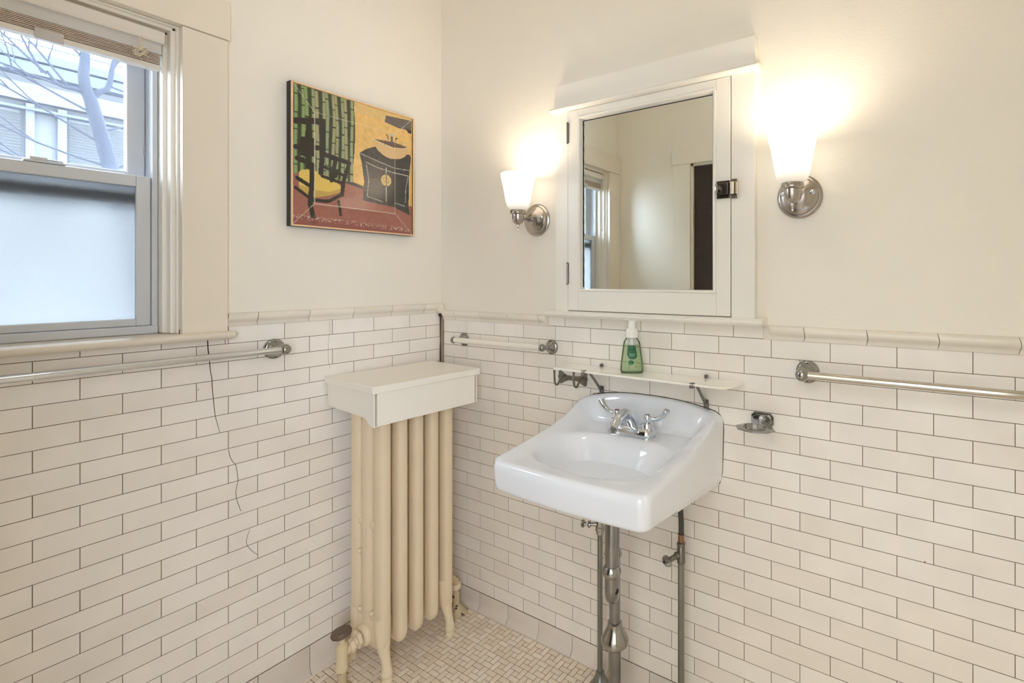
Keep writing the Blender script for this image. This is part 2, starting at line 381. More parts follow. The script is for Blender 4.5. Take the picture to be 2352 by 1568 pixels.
# bullnose cap tiles
def cap_run(name, wall, joints, z0, ends=(False, False)):
    b = MB(); hh = .0385
    prof = [(0, 0), (.0045, 0), (.005, .008), (.007, .012), (.0135, .0165), (.0165, .023), (.0165, .029), (.0135, .035), (.007, .038), (0, hh)]
    def P(s, d, z): return (s, -d, z0+z) if wall == 'R' else (d, -s, z0+z)
    for i in range(len(joints)-1):
        a, c = joints[i]+.0008, joints[i+1]-.0008; st = []
        n = 10; lean = .004
        L = []
        for k in range(n+1):
            t = k/n; s = a+(c-a)*t; f = 1.0
            if ends[0] and i == 0: f = min(1, math.sqrt(max(0, 1-(max(0, .018-(s-a-.012))/.018)**2))) if s-a > .012 else 0
            if ends[1] and i == len(joints)-2: f = min(1, math.sqrt(max(0, 1-(max(0, .018-(c-s-.012))/.018)**2))) if c-s > .012 else 0
            L.append((s, f))
        if ends[0] and i == 0: L = [(a, 0), (a+.012, 0)]+[(a+.012+.018*(1-math.cos(q)), math.sin(q)) for q in [i*math.pi/16 for i in range(1, 9)]]+[(c, 1)]
        if ends[1] and i == len(joints)-2: L = [(a, 1)]+[(c-.012-.018*(1-math.cos(q)), math.sin(q)) for q in [i*math.pi/16 for i in range(8, 0, -1)]]+[(c-.012, 0), (c, 0)]
        for s, f in L:
            st.append([P(s+(lean*math.sin(z/hh*math.pi) if 0 < f <= 1 else 0), .0045+(d-.0045)*f if d > .0045 else d, z) for d, z in prof])
        n = len(prof); vs = [p for q in st for p in q]; fs = []
        for k in range(len(st)-1):
            for m in range(n-1): fs.append((k*n+m, k*n+m+1, (k+1)*n+m+1, (k+1)*n+m))
        fs.append(list(range(n))); fs.append([(len(st)-1)*n+m for m in range(n)][::-1])
        b.add(vs, fs)
    o = b.build(name, M_CAP, None, 50); return struct(o)
cap_run('trim_1', 'L', [.016, .087, .233, .381, .531, .680, .757], LZ)
cap_run('trim_2', 'R', [.018, .094, .240, .387, .537, .577], RZ0, (False, True))
cap_run('trim_3', 'R', [1.341, 1.448, 1.597, 1.746, 1.895, 2.044, 2.193, 2.342, 2.449], RZ0, (True, False))
# grimy filler strip down the corner and the lump of filler on the cap
b = MB(); random.seed(3)
pts = []
for i in range(60):
    z = .06+i*(1.155-.06)/59; wd = .0165+random.uniform(-.0015, .0015); pts.append((z, wd))
vs = []; fs = []
for i, (z, wd) in enumerate(pts):
    vs += [(.0008, -.006-random.uniform(0, .002), z), (.006, -.0035, z), (wd, -.0004, z), (wd, .003, z), (.0, .003, z)]
for i in range(len(pts)-1):
    for k in range(5): fs.append((i*5+k, i*5+(k+1) % 5, (i+1)*5+(k+1) % 5, (i+1)*5+k))
b.add(vs, fs)
struct(b.build('trim_4', M_SEAL, None, 0))
b = MB(); b.ball((.012, -.012, 1.178), .017, seg=14, sz=1.3); b.ball((.022, -.006, 1.166), .011, seg=12)
lump = b.build('corner_filler_lump', M_TRIMW, wall_right)
tx = MB(); tx.tube([(.0035, -.0065, z) for z in [.07+i*.054 for i in range(21)]], [.0011+.0008*((i*7) % 3) for i in range(21)], 6)
tx.ball((.012, -.014, 1.152), .008, seg=10); tx.box(.018, .028, -.003, 0, 1.1335, 1.1365)
tx.build('corner_crack', M_CRACK, wall_right)

# cracks across the window-wall tiles
def ribbon(b, pts, wd):
    for (a0, z0), (a1, z1), q0, q1 in [(pts[i], pts[i+1], wd[i], wd[i+1]) for i in range(len(pts)-1)]:
        d = Vector((a1-a0, z1-z0)).normalized(); nx, nz = -d.y, d.x
        P = lambda a, z: (.0006, -a, z)
        b.add([P(a0-nx*q0, z0-nz*q0), P(a0+nx*q0, z0+nz*q0), P(a1+nx*q1, z1+nz*q1), P(a1-nx*q1, z1-nz*q1)], [(0,1,2,3)])
b = MB()
ribbon(b, [(.804,1.127),(.803,1.10),(.801,1.084),(.799,1.060),(.797,1.035),(.794,1.017),(.793,.99),(.792,.976),(.789,.94),(.786,.907),(.780,.88),(.775,.857)], [.0013,.0013,.0012,.001,.0009,.0009,.0009,.0008,.0008,.0007,.0006,.0005])
ribbon(b, [(.754,.804),(.752,.79),(.750,.780),(.744,.765),(.736,.754),(.732,.73),(.730,.703),(.733,.69),(.736,.670),(.732,.643),(.728,.63),(.723,.612)], [.0006]*12)
ribbon(b, [(.700,.549),(.705,.533),(.709,.517),(.707,.503),(.700,.49),(.693,.479),(.678,.461)], [.0005]*7)
ribbon(b, [(.463,1.155),(.462,1.12),(.466,1.09),(.468,1.05),(.466,1.02),(.462,.995)], [.0003]*6)
b.build('tile_crack', M_CRACK, wall_left, 0)

# base tiles with a cove, floor tiles
def base_run(name, wall, ztop, off, s_end):
    b = MB(); prof = [(0, ztop), (.002, ztop), (.0035, ztop-.002), (.0035, .028), (.0055, .016), (.011, .006), (.018, .002), (.019, -.001), (0, -.001)]
    def P(s, d, z): return (s, -d, z) if wall == 'R' else (d, -s, z)
    s = off-2*TW
    while s < s_end:
        a = max(s, .003)+.0009; c = min(s+TW, s_end)-.0009
        if c-a > .01:
            n = len(prof); st = []
            for q, sh in ((a, -1), (a+.004, 0), (c-.004, 0), (c, 1)):
                st.append([P(q, max(0, d-(.0015 if sh else 0)), z) for d, z in prof])
            vs = [p for r in st for p in r]; fs = [(k*n+m, k*n+(m+1) % n, (k+1)*n+(m+1) % n, (k+1)*n+m) for k in range(3) for m in range(n)]
            fs += [list(range(n)), [3*n+m for m in range(n)]]
            b.add(vs, fs)
        s += TW
    return struct(b.build(name, M_BASE, None, 40))
base_run('baseboard_left', 'L', LZ-21*H-.001, (t0-6*w) % TW, -RY)
base_run('baseboard_right', 'R', RZ0-21*H-.001, (s00+0*w) % TW, RX)
b = MB(); BL = .059746; u = BL/3; gx, gy = .1855, -.3190; g = .0008
def ft(x0, x1, y0, y1):
    x0 = max(x0, .012); x1 = min(x1, RX); y0 = max(y0, RY-.02); y1 = min(y1, -.013)
    if x1-x0 < .004 or y1-y0 < .004: return
    x0 += g; x1 -= g; y0 += g; y1 -= g; e = .0006; j = random.uniform(-.0001, .0001)
    b.add([(x0, y0, -.0012), (x1, y0, -.0012), (x1, y1, -.0012), (x0, y1, -.0012), (x0+e, y0+e, j), (x1-e, y0+e, j), (x1-e, y1-e, j), (x0+e, y1-e, j)],
          [(0,1,5,4), (1,2,6,5), (2,3,7,6), (3,0,4,7), (4,5,6,7)])
for i in range(-4, 39):
    for j in range(-20, 6):
        X = gx+i*BL; Y = gy+j*BL
        for (a, c, d, e) in ((0,1,0,2), (1,3,0,1), (2,3,1,3), (0,2,2,3), (1,2,1,2)):
            ft(X+a*u, X+c*u, Y+d*u, Y+e*u)
b.build('floor_tiling', M_FLOOR, floor, 0)

# ------------------------------------------------------------------ window_1
win = struct(empty('window_1', (0, -1.09, 1.15)))
b = MB()
b.bbox(0, .021, OY1, -.762, 1.148, 1.982, .003); b.bbox(0, .021, RY+.002, OY0, 1.148, 1.982, .003)
b.build('side_casing', M_TRIMW, win)
b = MB(); b.bbox(0, .024, RY+.002, -.757, 1.983, 2.095, .003); b.build('head_casing', M_TRIMW, win)
b = MB()
prof = [(.0, 1.129), (.04, 1.129), (.052, 1.132), (.058, 1.139), (.057, 1.146), (.05, 1.150), (0, 1.150)]
b.prism([(x, z) for x, z in prof], RY+.002, -.7575, 'xz'); b.prism([(x, z) for x, z in prof], -.7575, -.745, 'xz')
b.v = [(v[0], v[1], v[2]) for v in b.v]
for i in range(14, 28):
    x, y, z = b.v[i]
    if y > -.75: b.v[i] = (x*.62, y, 1.14+(z-1.14)*.6)
b.box(-.10, .002, OY0+.001, OY1-.001, 1.129, 1.150)
b.build('stool', M_TRIMW, win, 50)
# jambs and stepped stops, each step a bead further in
b = MB()
for sy, s in ((OY1, 1), (OY0, -1)):
    def J(x0, x1, a, c, bev=.002):
        y0, y1 = (sy-c, sy-a) if s > 0 else (sy+a, sy+c)
        b.bbox(x0, x1, y0, y1, 1.150, OZ1-.001, bev)
    J(-.155, .0, 0, .006); J(-.155, -.012, .0, .016, .005); J(-.155, -.036, .0, .026, .006)
for z, x1, dz in ((OZ1, 0, .006), (OZ1, -.012, .014), (OZ1, -.036, .022)): b.bbox(-.155, x1, OY0+.001, OY1-.001, z-dz, z-.0005, .003)
b.build('jamb', M_TRIM, win)
YA, YB = OY0+.027, OY1-.027          # sash channel
b = MB()
for y0, y1 in ((YA, YA+.012), (YB-.012, YB)): b.bbox(-.15, -.062, y0, y1, 1.15, OZ1-.023, .002)
b.bbox(-.15, -.058, YA, YB, 1.1505, 1.172, .003); b.bbox(-.15, -.058, YA, YB, OZ1-.04, OZ1-.0225, .003)
b.build('vinyl_track', M_VINYL, win, 0)
def sash(name, x0, x1, z0, z1, st, gz0, gz1, glass, gm):
    b = MB(); ya, yb = YA+.013, YB-.013
    b.bbox(x0, x1, ya, ya+st, z0, z1, .003); b.bbox(x0, x1, yb-st, yb, z0, z1, .003)
    b.bbox(x0, x1, ya+st, yb-st, z0, gz0, .003); b.bbox(x0, x1, ya+st, yb-st, gz1, z1, .003)
    f = b.build(name, M_VINYL, win, 0)
    g_ = MB(); xm = (x0+x1)/2 if gm is M_FROST else x0+.004; g_.box(xm-.002, xm+.002, ya+st-.003, yb-st+.003, gz0-.003, gz1+.003); g_.build(glass, gm, f, 0)
    return f
ls = sash('lower_sash', -.092, -.068, 1.1725, 1.5755, .030, 1.192, 1.545, 'frosted_pane', M_FROST)
us = sash('upper_sash', -.140, -.112, 1.56, OZ1-.041, .038, 1.590, 1.925, 'clear_pane', M_GLASS)
b = MB(); b.bbox(-.094, -.066, -1.135, -1.065, 1.576, 1.581, .002); b.bbox(-.090, -.070, -1.125, -1.095, 1.581, 1.590, .003); b.bbox(-.088, -.074, -1.105, -1.068, 1.583, 1.587, .002)
b.build('sash_lock', M_VINYL, ls)
b = MB(); b.bbox(-.110, -.097, YA+.013, YB-.013, 1.500, 1.533, .002); b.build('meeting_rail', mat('storm_rail_grey', srgb(50, 64, 90), .5), win, 0)
b = MB()
for k in range(6): b.box(-.113, -.1105, -.912+.0018*k, -.9112+.0018*k, 1.64, 1.665)
b.build('vent_latch', M_VINYL, us)

# blind pulled up under the head
bl = tag(empty('window_blind', (-.03, -1.09, 1.9)), 'white mini blind pulled up tight at the top of the window', 'blind')
BY0, BY1 = OY0+.028, OY1-.028
b = MB(); b.prism([(-.056, 1.960), (-.012, 1.960), (-.008, 1.956), (-.008, 1.934), (-.012, 1.928), (-.056, 1.928)], BY0, BY1, 'xz'); b.build('valance', M_BLIND, bl, 0)
b = MB(); b.bbox(-.052, -.020, BY0+.003, BY1-.003, 1.900, 1.930, .002); b.build('headrail', mat('headrail_grey', srgb(205, 203, 200), .35), bl)
b = MB(); z = 1.8735; k = 0
while z < 1.899:
    o_ = random.uniform(-.0015, .0015); b.box(-.049+o_, -.023+o_, BY0+.004, BY1-.004+random.uniform(-.002, 0), z, z+.0020); z += .0040
b.build('slat_stack', M_SLAT, bl, 0)
b = MB(); b.bbox(-.050, -.022, BY0+.003, BY1-.003, 1.859, 1.872, .003); b.build('bottom_rail', M_BLIND, bl)
b = MB()
for k in range(9):
    a0 = random.uniform(0, 6.28); cy = -.945; cz = 1.888; R1 = random.uniform(.008, .017); R2 = random.uniform(.006, .013)
    b.tube([(-.006+.005*math.sin(3*t+a0), cy+R1*math.cos(t+a0), cz+R2*math.sin(t*1.0+a0*1.7)) for t in [i*.35 for i in range(19)]], .0009, 5)
for k in range(3): b.tube([(-.012, -.947+k*.003, 1.934), (-.006, -.944+k*.002, 1.90)], .0008, 5)
b.tube([(-.008, -.945, 1.876), (-.012, -.938, 1.862), (-.014, -.931, 1.852)], .0008, 5)
b.build('cord_bundle', M_CORD, bl)
b = MB(); b.tube([(-.002, -1.255, 1.93), (.0, -1.255, 1.60)], .0035, 8); b.build('tilt_wand', M_CLEAR, bl)
b = MB(); b.bbox(-.0235, -.019, -1.125, -1.078, 1.855, 1.880, .002); b.build('rail_clip', mat('grey_clip', srgb(196, 192, 190), .3), bl)

# ------------------------------------------------------------------ door_1 behind the camera (seen in the mirror)
dr = struct(empty('door_1', ((DX0+DX1)/2, RY, 0)))
b = MB(); b.bbox(DX0-.115, DX0, RY, RY+.02, 0, DZ, .003); b.bbox(DX1, DX1+.115, RY, RY+.02, 0, DZ, .003); b.bbox(DX0-.12, DX1+.12, RY, RY+.023, DZ, DZ+.115, .003)
b.build('door_casing', M_TRIM, dr)
b = MB(); b.box(DX0, DX0+.012, RY-.12, RY, 0, DZ); b.box(DX1-.012, DX1, RY-.12, RY, 0, DZ); b.box(DX0, DX1, RY-.12, RY, DZ-.012, DZ); b.build('door_jamb', M_TRIM, dr, 0)
b = MB(); b.bbox(DX0+.014, DX0+.135, RY-.055, RY-.012, .01, DZ-.014, .002)
b.bbox(DX0+.135, DX1-.014, RY-.055, RY-.016, .01, DZ-.014, .002); dl = b.build('door_leaf', M_DARKWOOD, dr)
b = MB(); b.bbox(DX0+.002, DX0+.02, RY-.02, RY-.004, 1.62, 1.75, .002); b.build('door_hinge', M_DULL, dl)

# ------------------------------------------------------------------ picture
def painting():
    NU = 260; NV = 260
    U, V = np.meshgrid(np.linspace(0, 1, NU), np.linspace(0, 1, NV), indexing='ij')
    rng = np.random.default_rng(4)
    def sm(a, n):
        for _ in range(n): a = (a+np.roll(a, 1, 0)+np.roll(a, -1, 0)+np.roll(a, 1, 1)+np.roll(a, -1, 1))/5
        return a
    noise = sm(rng.random((NU, NV)), 12); noise = (noise-noise.min())/(noise.max()-noise.min()); fine = sm(rng.random((NU, NV)), 1)
    C = np.zeros((NU, NV, 3)); lin = lambda r, g, b: np.array(srgb(r, g, b)[:3])
    def inside(poly):
        r = np.zeros((NU, NV), bool); n = len(poly)
        for i in range(n):
            x1, y1 = poly[i]; x2, y2 = poly[(i+1) % n]
            c = ((y1 > V) != (y2 > V)) & (U < (x2-x1)*(V-y1)/((y2-y1) or 1e-9)+x1); r ^= c
        return r
    def put(mask, c, a=1.0): C[mask] = C[mask]*(1-a)+lin(*c)*a
    def P(poly, c, a=1.0): put(inside(poly), c, a)
    def line(pts, wd, c, a=1.0):
        for (x1, y1), (x2, y2) in zip(pts[:-1], pts[1:]):
            dx, dy = x2-x1, y2-y1; L = dx*dx+dy*dy; t = np.clip(((U-x1)*dx+(V-y1)*dy)/L, 0, 1)
            put(np.hypot(U-x1-t*dx, V-y1-t*dy) < wd, c, a)
    C[:] = lin(226, 186, 112)
    C *= (.82+.36*noise[..., None])
    P([(.0, 1), (1, 1), (1, .9), (.45, .92), (0, .95)], (205, 186, 140), .35)
    P([(0,0), (1,0), (1,.24), (.52,.325), (.37,.36), (0,.36)], (158, 98, 84)); C[inside([(0,0),(1,0),(1,.24),(.52,.325),(.37,.36),(0,.36)])] *= (.85+.3*noise[inside([(0,0),(1,0),(1,.24),(.52,.325),(.37,.36),(0,.36)])])[..., None]
    P([(.37,.38), (.53,.345), (.53,.318), (.37,.35)], (70, 60, 56))
    # bamboo
    P([(.0, 1), (.46, 1), (.455, .62), (.43, .36), (0, .36)], (46, 58, 34))
    for k in range(12):
        x0 = .022+k*.037; top = x0+(.012 if k % 2 else -.004); bot = x0-.012*(k/11)
        t = (1-V); xc = top*(1-t)+bot*t+.003*np.sin(V*9+k); hw = .0135
        m = (np.abs(U-xc) < hw) & (V > .36); sh = 1-((U-xc)/hw)**2*.55
        colr = lin(*(150+8*((k*5) % 3), 162, 120) if k > 2 else (138, 160, 100)); C[m] = (colr*sh[..., None]*(.85+.3*fine[..., None]))[m]
        for z in [(.05+((k*37) % 11)*.013)+q*.125 for q in range(9)]: put(m & (np.abs(V-z-.004*np.sin(k+z*30)) < .0042), (44, 54, 30))
    # cabinet
    cab = [(.494,.602),(.56,.65),(.632,.682),(.80,.68),(.975,.684),(.986,.662),(.965,.5),(.965,.35),(.957,.24),(.975,.163),(.808,.212),(.524,.233),(.534,.388),(.515,.52)]
    P(cab, (52, 49, 47)); m = inside(cab); C[m] *= (.8+.8*noise[m])[..., None]
    for pts in ([(.50,.60),(.62,.575),(.80,.54),(.98,.55)], [(.55,.54),(.66,.515),(.80,.50),(.955,.50),(.93,.40),(.925,.27)], [(.555,.52),(.575,.4),(.56,.27),(.70,.245)], [(.732,.53),(.732,.25)], [(.81,.25),(.92,.235)]):
        line(pts, .0025, (190, 184, 170))
    put(np.hypot(U-.732, (V-.425)) < .047, (205, 180, 112)); line([(.732,.475),(.732,.375)], .003, (80, 66, 44))
    for q in range(7): line([(.70+q*.009, .455-q*.002), (.706+q*.009, .40)], .0015, (150, 122, 70))
    # bowl and tap
    P([(.597,.739),(.69,.757),(.776,.762),(.87,.76),(.963,.746),(.95,.70),(.918,.657),(.87,.63),(.829,.62),(.78,.612),(.744,.615),(.70,.63),(.652,.66),(.615,.705)], (214, 180, 128))
    P([(.615,.738),(.70,.748),(.80,.755),(.945,.745),(.90,.722),(.80,.708),(.70,.715)], (96, 78, 60))
    line([(.60,.739),(.69,.722),(.80,.706),(.90,.722),(.96,.744)], .0035, (232, 206, 160))
    line([(.784,.75),(.784,.80)], .011, (96, 88, 92)); put(np.hypot(U-.784, V-.812) < .014, (190, 184, 186)); line([(.75,.765),(.745,.795),(.73,.80)], .004, (50, 44, 44)); line([(.815,.765),(.822,.79),(.838,.795)], .004, (50, 44, 44))
    P([(.739,.965),(.99,.985),(.99,.90),(.86,.885),(.723,.905)], (104, 96, 88)); P([(.92,.905),(.99,.90),(.99,.87),(.955,.872)], (34, 30, 28))
    # chair
    P([(.04,.30),(.04,.375),(.06,.395),(.14,.402),(.25,.375),(.335,.325),(.348,.285),(.25,.235),(.148,.205),(.04,.265)], (222, 190, 96)); P([(.04,.285),(.14,.262),(.25,.26),(.345,.30),(.348,.272),(.25,.232),(.148,.205),(.04,.245)], (190, 160, 78))
    K = (30, 26, 24)
    line([(.02,.735),(.205,.772)], .022, K); line([(.205,.775),(.205,.56),(.19,.39)], .019, K); line([(.10,.74),(.095,.42)], .014, K); line([(.02,.55),(.20,.575)], .018, K)
    P([(.05,.63),(.14,.635),(.14,.50),(.05,.49)], K); line([(.03,.47),(.13,.44),(.125,.30),(.115,.15),(.15,.03)], .017, K); line([(.03,.33),(.12,.28)], .014, K); line([(.02,.26),(.13,.185),(.25,.19),(.345,.25)], .012, K)
    line([(.20,.535),(.41,.505)], .018, K); line([(.41,.505),(.365,.36),(.352,.25)], .015, K); line([(.21,.44),(.38,.40)], .012, K); line([(.30,.50),(.27,.35)], .016, K); line([(.20,.37),(.36,.34)], .012, K); line([(.325,.20),(.345,.10)], .011, K)
    P([(.26,.45),(.33,.44),(.31,.37),(.25,.38)], K)
    # reddish rug edge with speckles
    P([(.0,.0),(1,0),(1,.03),(.5,.05),(0,.06)], (140, 76, 70), .8)
    put((V < .16) & (V > .02) & (np.abs(V-.055+.02*U) < .018) & (fine > .62), (200, 170, 150))
    for q in ([(.145,.16),(.145,.825),(.815,.825),(.815,.16),(.145,.16)], [(0,0),(.145,.16)], [(0,1),(.145,.825)], [(1,1),(.815,.825)], [(1,0),(.815,.16)]): line(q, .0022, (226, 212, 190), .55)  # pale lines put a highlight along the bevel edges into the colour
    return NU, NV, C
def make_picture():
    y0, y1, z0, z1 = -.598, -.153, 1.467, 1.925
    t = tag(empty('framed_picture', (0, (y0+y1)/2, z0)), 'small painting of a black chair and vessel basin hanging above the radiator', 'picture')
    b = MB(); b.box(.001, .026, y0, y1, z0, z1); b.build('side_band', mat('picture_black_edge', (.012, .011, .011, 1), .5), t, 0)
    b = MB(); e = .0055
    for a in ((y0, y0+e, z0, z1), (y1-e, y1, z0, z1), (y0+e, y1-e, z0, z0+e), (y0+e, y1-e, z1-e, z1)): b.bbox(.026, .031, a[0], a[1], a[2], a[3], .0012)
    b.build('frame', mat('peach_frame', srgb(232, 196, 156), .35), t)
    NU, NV, C = painting()
    b = MB(); vs = []; fs = []
    for i in range(NU):
        for j in range(NV):
            u_, v_ = i/(NU-1), j/(NV-1)
            d = min((u_-.0)/.145, (1-u_)/.185, v_/.16, (1-v_)/.175)    # wide shallow bevel running in to a flat middle panel
            vs.append((.0265+.009*min(1, d), y0+e+(y1-y0-2*e)*u_, z0+e+(z1-z0-2*e)*v_))
    for i in range(NU-1):
        for j in range(NV-1): fs.append((i*NV+j, (i+1)*NV+j, (i+1)*NV+j+1, i*NV+j+1))
    me = bpy.data.meshes.new('canvas'); me.from_pydata(vs, [], fs)
    a = me.color_attributes.new('paint', 'FLOAT_COLOR', 'POINT'); a.data.foreach_set('color', np.concatenate([C.reshape(-1, 3), np.ones((NU*NV, 1))], 1).ravel().astype(np.float32))
    me.materials.append(attr_mat('painted_canvas')); o = bpy.data.objects.new('canvas', me); COL.objects.link(o); o.parent = t; o.location = -t.location
    del b
make_picture()

# ------------------------------------------------------------------ medicine cabinet
cb = tag(empty('medicine_cabinet', (.975, 0, 1.18)), 'white built-in medicine cabinet with a mirrored door above the sink', 'cabinet')
X0, X1 = .626, 1.323
b = MB()
b.bbox(X0, .6805, -.024, 0, 1.188, 1.89, .002); b.bbox(1.2565, X1, -.024, 0, 1.188, 1.89, .002); b.box(.68, 1.257, -.006, 0, 1.188, 1.89)
b.build('face_frame', M_CAB, cb)
b = MB(); b.bbox(X0-.002, X1+.002, -.028, 0, 1.888, 1.968, .002)
b.build('crown_board', M_CAB, cb)
b = MB(); b.prism([(0, 1.873), (-.036, 1.873), (-.042, 1.876), (-.044, 1.881), (-.041, 1.886), (-.030, 1.889), (0, 1.889)], .614, 1.336, 'yz'); b.build('crown_bead', M_CAB, cb, 50)
b = MB(); b.prism([(0, 1.170), (-.046, 1.170), (-.056, 1.173), (-.060, 1.180), (-.056, 1.187), (-.046, 1.190), (0, 1.190)], .606, 1.352, 'yz'); b.build('sill', M_CAB, cb, 50)
D0, D1, DZ0, DZ1 = .6825, 1.2545, 1.1925, 1.8715
b = MB(); MX0, MX1, MZ0, MZ1 = .7235, 1.213, 1.2575, 1.8545-.0
sx = [(D0, MX0), (MX1, D1)]
for a, c in sx: b.bbox(a, c, -.0255, -.006, DZ0, DZ1, .0015)
b.bbox(MX0, MX1, -.0255, -.006, DZ0, MZ0, .0015); b.bbox(MX0, MX1, -.0255, -.006, 1.842+.006, DZ1, .0015)
door = b.build('door', M_CAB, cb)
b = MB(); p = .0135; zt = 1.848
def mould(a, c, ax):
    if ax == 'v':   # a,c = x of outer edge / inner edge
        s_ = 1 if c > a else -1
        b.prism([(a, -.0255), (a+s_*.003, -.029), (a+s_*.008, -.028), (c, -.019), (c, -.010), (a, -.010)], MZ0, zt, 'xy')
    else:
        s_ = 1 if c > a else -1
        b.prism([(-.0255, a), (-.029, a+s_*.003), (-.028, a+s_*.008), (-.019, c), (-.010, c), (-.010, a)], MX0, MX1, 'yz')
mould(MX0, MX0+p, 'v'); mould(MX1, MX1-p, 'v'); mould(MZ0, MZ0+p*.7, 'h'); mould(zt, zt-p, 'h')
b.build('glazing_bead', M_CAB, door, 40)
b = MB(); b.box(MX0+.004, MX1-.004, -.0120, -.008, MZ0+.002, zt-.003); b.build('mirror', M_MIRROR, door, 0)
b = MB(); b.tube([(MX0+p+.0008+.0005*math.sin(i*2.1), -.0132, MZ0+p+i*.0137) for i in range(42)], [.0011+.0006*((i*5) % 3)/2 for i in range(42)], 5)
b.tube([(MX0+p+i*.0115, -.0132, zt-p-.0010) for i in range(41)], .0008, 5); b.build('silvering_edge', M_BLACK, door)
for z0, z1 in ((1.764, 1.832), (1.283, 1.353)):
    b = MB(); b.bbox(.6775, .6865, -.0275, -.0235, z0, z1, .001); b.lathe([(.0028, 0), (.0028, z1-z0)], (.6815, -.0282, z0), (0,0,1), 10)
    for q in (0, 1): b.ball((.6815, -.0282, z0+q*(z1-z0)), .0035, seg=8)
    b.build('hinge', M_DULL, cb)
lt = MB(); lt.bbox(1.215, 1.2545, -.030, -.0255, 1.527, 1.577, .0015); lt.bbox(1.219, 1.2525, -.042, -.030, 1.535, 1.569, .002)
l_o = lt.build('latch', mat('dark_nickel', (.20, .17, .14, 1), .22, 1, var=.5, vscale=70), door)
kb = MB(); kb.lathe([(.0035, 0), (.0035, .008), (.005, .010)], (1.229, -.042, 1.553), (0,-1,0), 12); kb.lathe([(.0001, 0), (.007, .0), (.010, .002), (.010, .0045), (.007, .0065), (.0001, .0065)], (1.227, -.0525, 1.553), (-.8,-.6,0), 24, sx=.62, sy=1.3); kb.build('latch_knob', M_OLDCHR, l_o)
b = MB(); b.bbox(1.256, 1.277, -.030, -.0245, 1.525, 1.580, .0015); b.lathe([(.0075, 0), (.0075, .034)], (1.263, -.034, 1.536), (0,0,1), 16); b.bbox(1.266, 1.275, -.038, -.030, 1.536, 1.570, .001); b.build('latch_keeper', mat('warm_nickel', (.55, .48, .40, 1), .2, 1), cb)

# ------------------------------------------------------------------ sconces
def make_sconce(x, zc, name='wall_sconce'):
    t = empty(name, (x, 0, zc)); cx = x+.004; cy = -.106
    b = MB(); b.lathe([(.0001, .0), (.058, .0), (.058, .004), (.054, .008), (.050, .009), (.048, .016), (.040, .021), (.036, .022), (.028, .029), (.014, .034), (.0001, .035)], (x, 0, zc), (0,-1,0), 44); b.build('backplate', M_NICKEL, t)
    b = MB(); b.tube([(x, -.03, zc), (x+.001, -.06, zc), (cx, -.088, zc-.002)], [.0075, .0065, .0065], 14); b.lathe([(.010, 0), (.010, .008)], (x, -.030, zc), (0,-1,0), 18); b.build('arm', M_NICKEL, t)
    for s in (-1, 1):
        b = MB(); b.lathe([(.006, 0), (.006, .004), (.003, .006), (.003, .009), (.0045, .011), (.0045, .015), (.0001, .017)], (x+s*.037, -.018, zc+.006), (0,-1,0), 14); b.build('screw', M_CHROME, t)
    z0 = 1.487
    b = MB(); b.lathe([(.0001, 0), (.006, .0), (.013, .004), (.018, .011), (.0205, .022), (.0205, .034), (.025, .036), (.0275, .038), (.0275, .047), (.0255, .050), (.0001, .050)], (cx, cy, z0), (0,0,1), 36)
    b.lathe([(.0001, -.002), (.0055, 0), (.0055, .004)], (cx, cy, z0-.003), (0,0,1), 14); cup = b.build('socket_cup', M_NICKEL, t)
    b = MB(); b.lathe([(.0001, -.018), (.0025, -.017), (.003, -.013), (.0018, -.011), (.003, -.008), (.002, -.005), (.004, -.003), (.004, .001)], (cx, cy, z0-.002), (0,0,1), 12); b.build('finial', M_CHROME, cup)
    b = MB(); zs = 1.536; pr = [(.024, 0), (.030, .003), (.037, .012), (.042, .030), (.046, .055), (.051, .082), (.0565, .105), (.0585, .117), (.0585, .124)]
    b.lathe(pr+[(.0565, .125)]+[(r-.003, h) for r, h in pr[::-1]], (0,0,0), (0,0,1), 48, caps=False)
    o = b.build('shade', M_SHADE, t); o.location = (cx-x, cy, zs-zc)
    ld = bpy.data.lights.new('bulb', 'POINT'); ld.energy = BULB_W; ld.color = (1, .86, .68); ld.shadow_soft_size = .022
    lo = bpy.data.objects.new('bulb', ld); COL.objects.link(lo); lo.parent = t; lo.location = (cx-x, cy, zs+.085-zc)
    return t
tag(make_sconce(.524, 1.513), 'lit nickel wall sconce with a white bell shade, between corner and cabinet', 'wall lamp', 'pair of sconces beside the cabinet')
tag(make_sconce(1.437, 1.518), 'lit nickel wall sconce with a white bell shade, right of the cabinet', 'wall lamp', 'pair of sconces beside the cabinet')

# ------------------------------------------------------------------ towel bars
def flange(b, p, n, r):
    b.lathe([(.0001, 0), (r, 0), (r, .003), (r*.93, .006), (r*.80, .008), (r*.72, .013), (r*.42, .020), (r*.30, .030)], p, n, 32)
def towel_bar(name, p0, p1, n, rf, rb, dist, balls, barmat, metal, rball=None):
    """posts at wall points p0,p1; bar at distance dist"""
    n = Vector(n); p0 = Vector(p0); p1 = Vector(p1); t = empty(name, (p0+p1)/2); d = (p1-p0).normalized(); rball = rball or rb*1.45
    for i, p in enumerate((p0, p1)):
        b = MB(); flange(b, p, n, rf); b.tube([p+n*.025, p+n*(dist-.006)], [rf*.30, rf*.26], 16)
        b.ball(p+n*dist+Vector((0,0,.003)), rball, seg=24)
        po = b.build('post', metal, t)
        for q in (-1, 1):
            s = MB(); s.lathe([(.0038, 0), (.0038, .0012)], p+n*.0095+Vector((0,0,q*rf*.70)), n, 10); s.build('screw', M_BLACK, po)
    b = MB(); b.tube([p0+n*dist+Vector((0,0,.003))+d*.004, p1+n*dist+Vector((0,0,.003))-d*.004], rb, 24); b.build('bar', barmat, t)
    return t
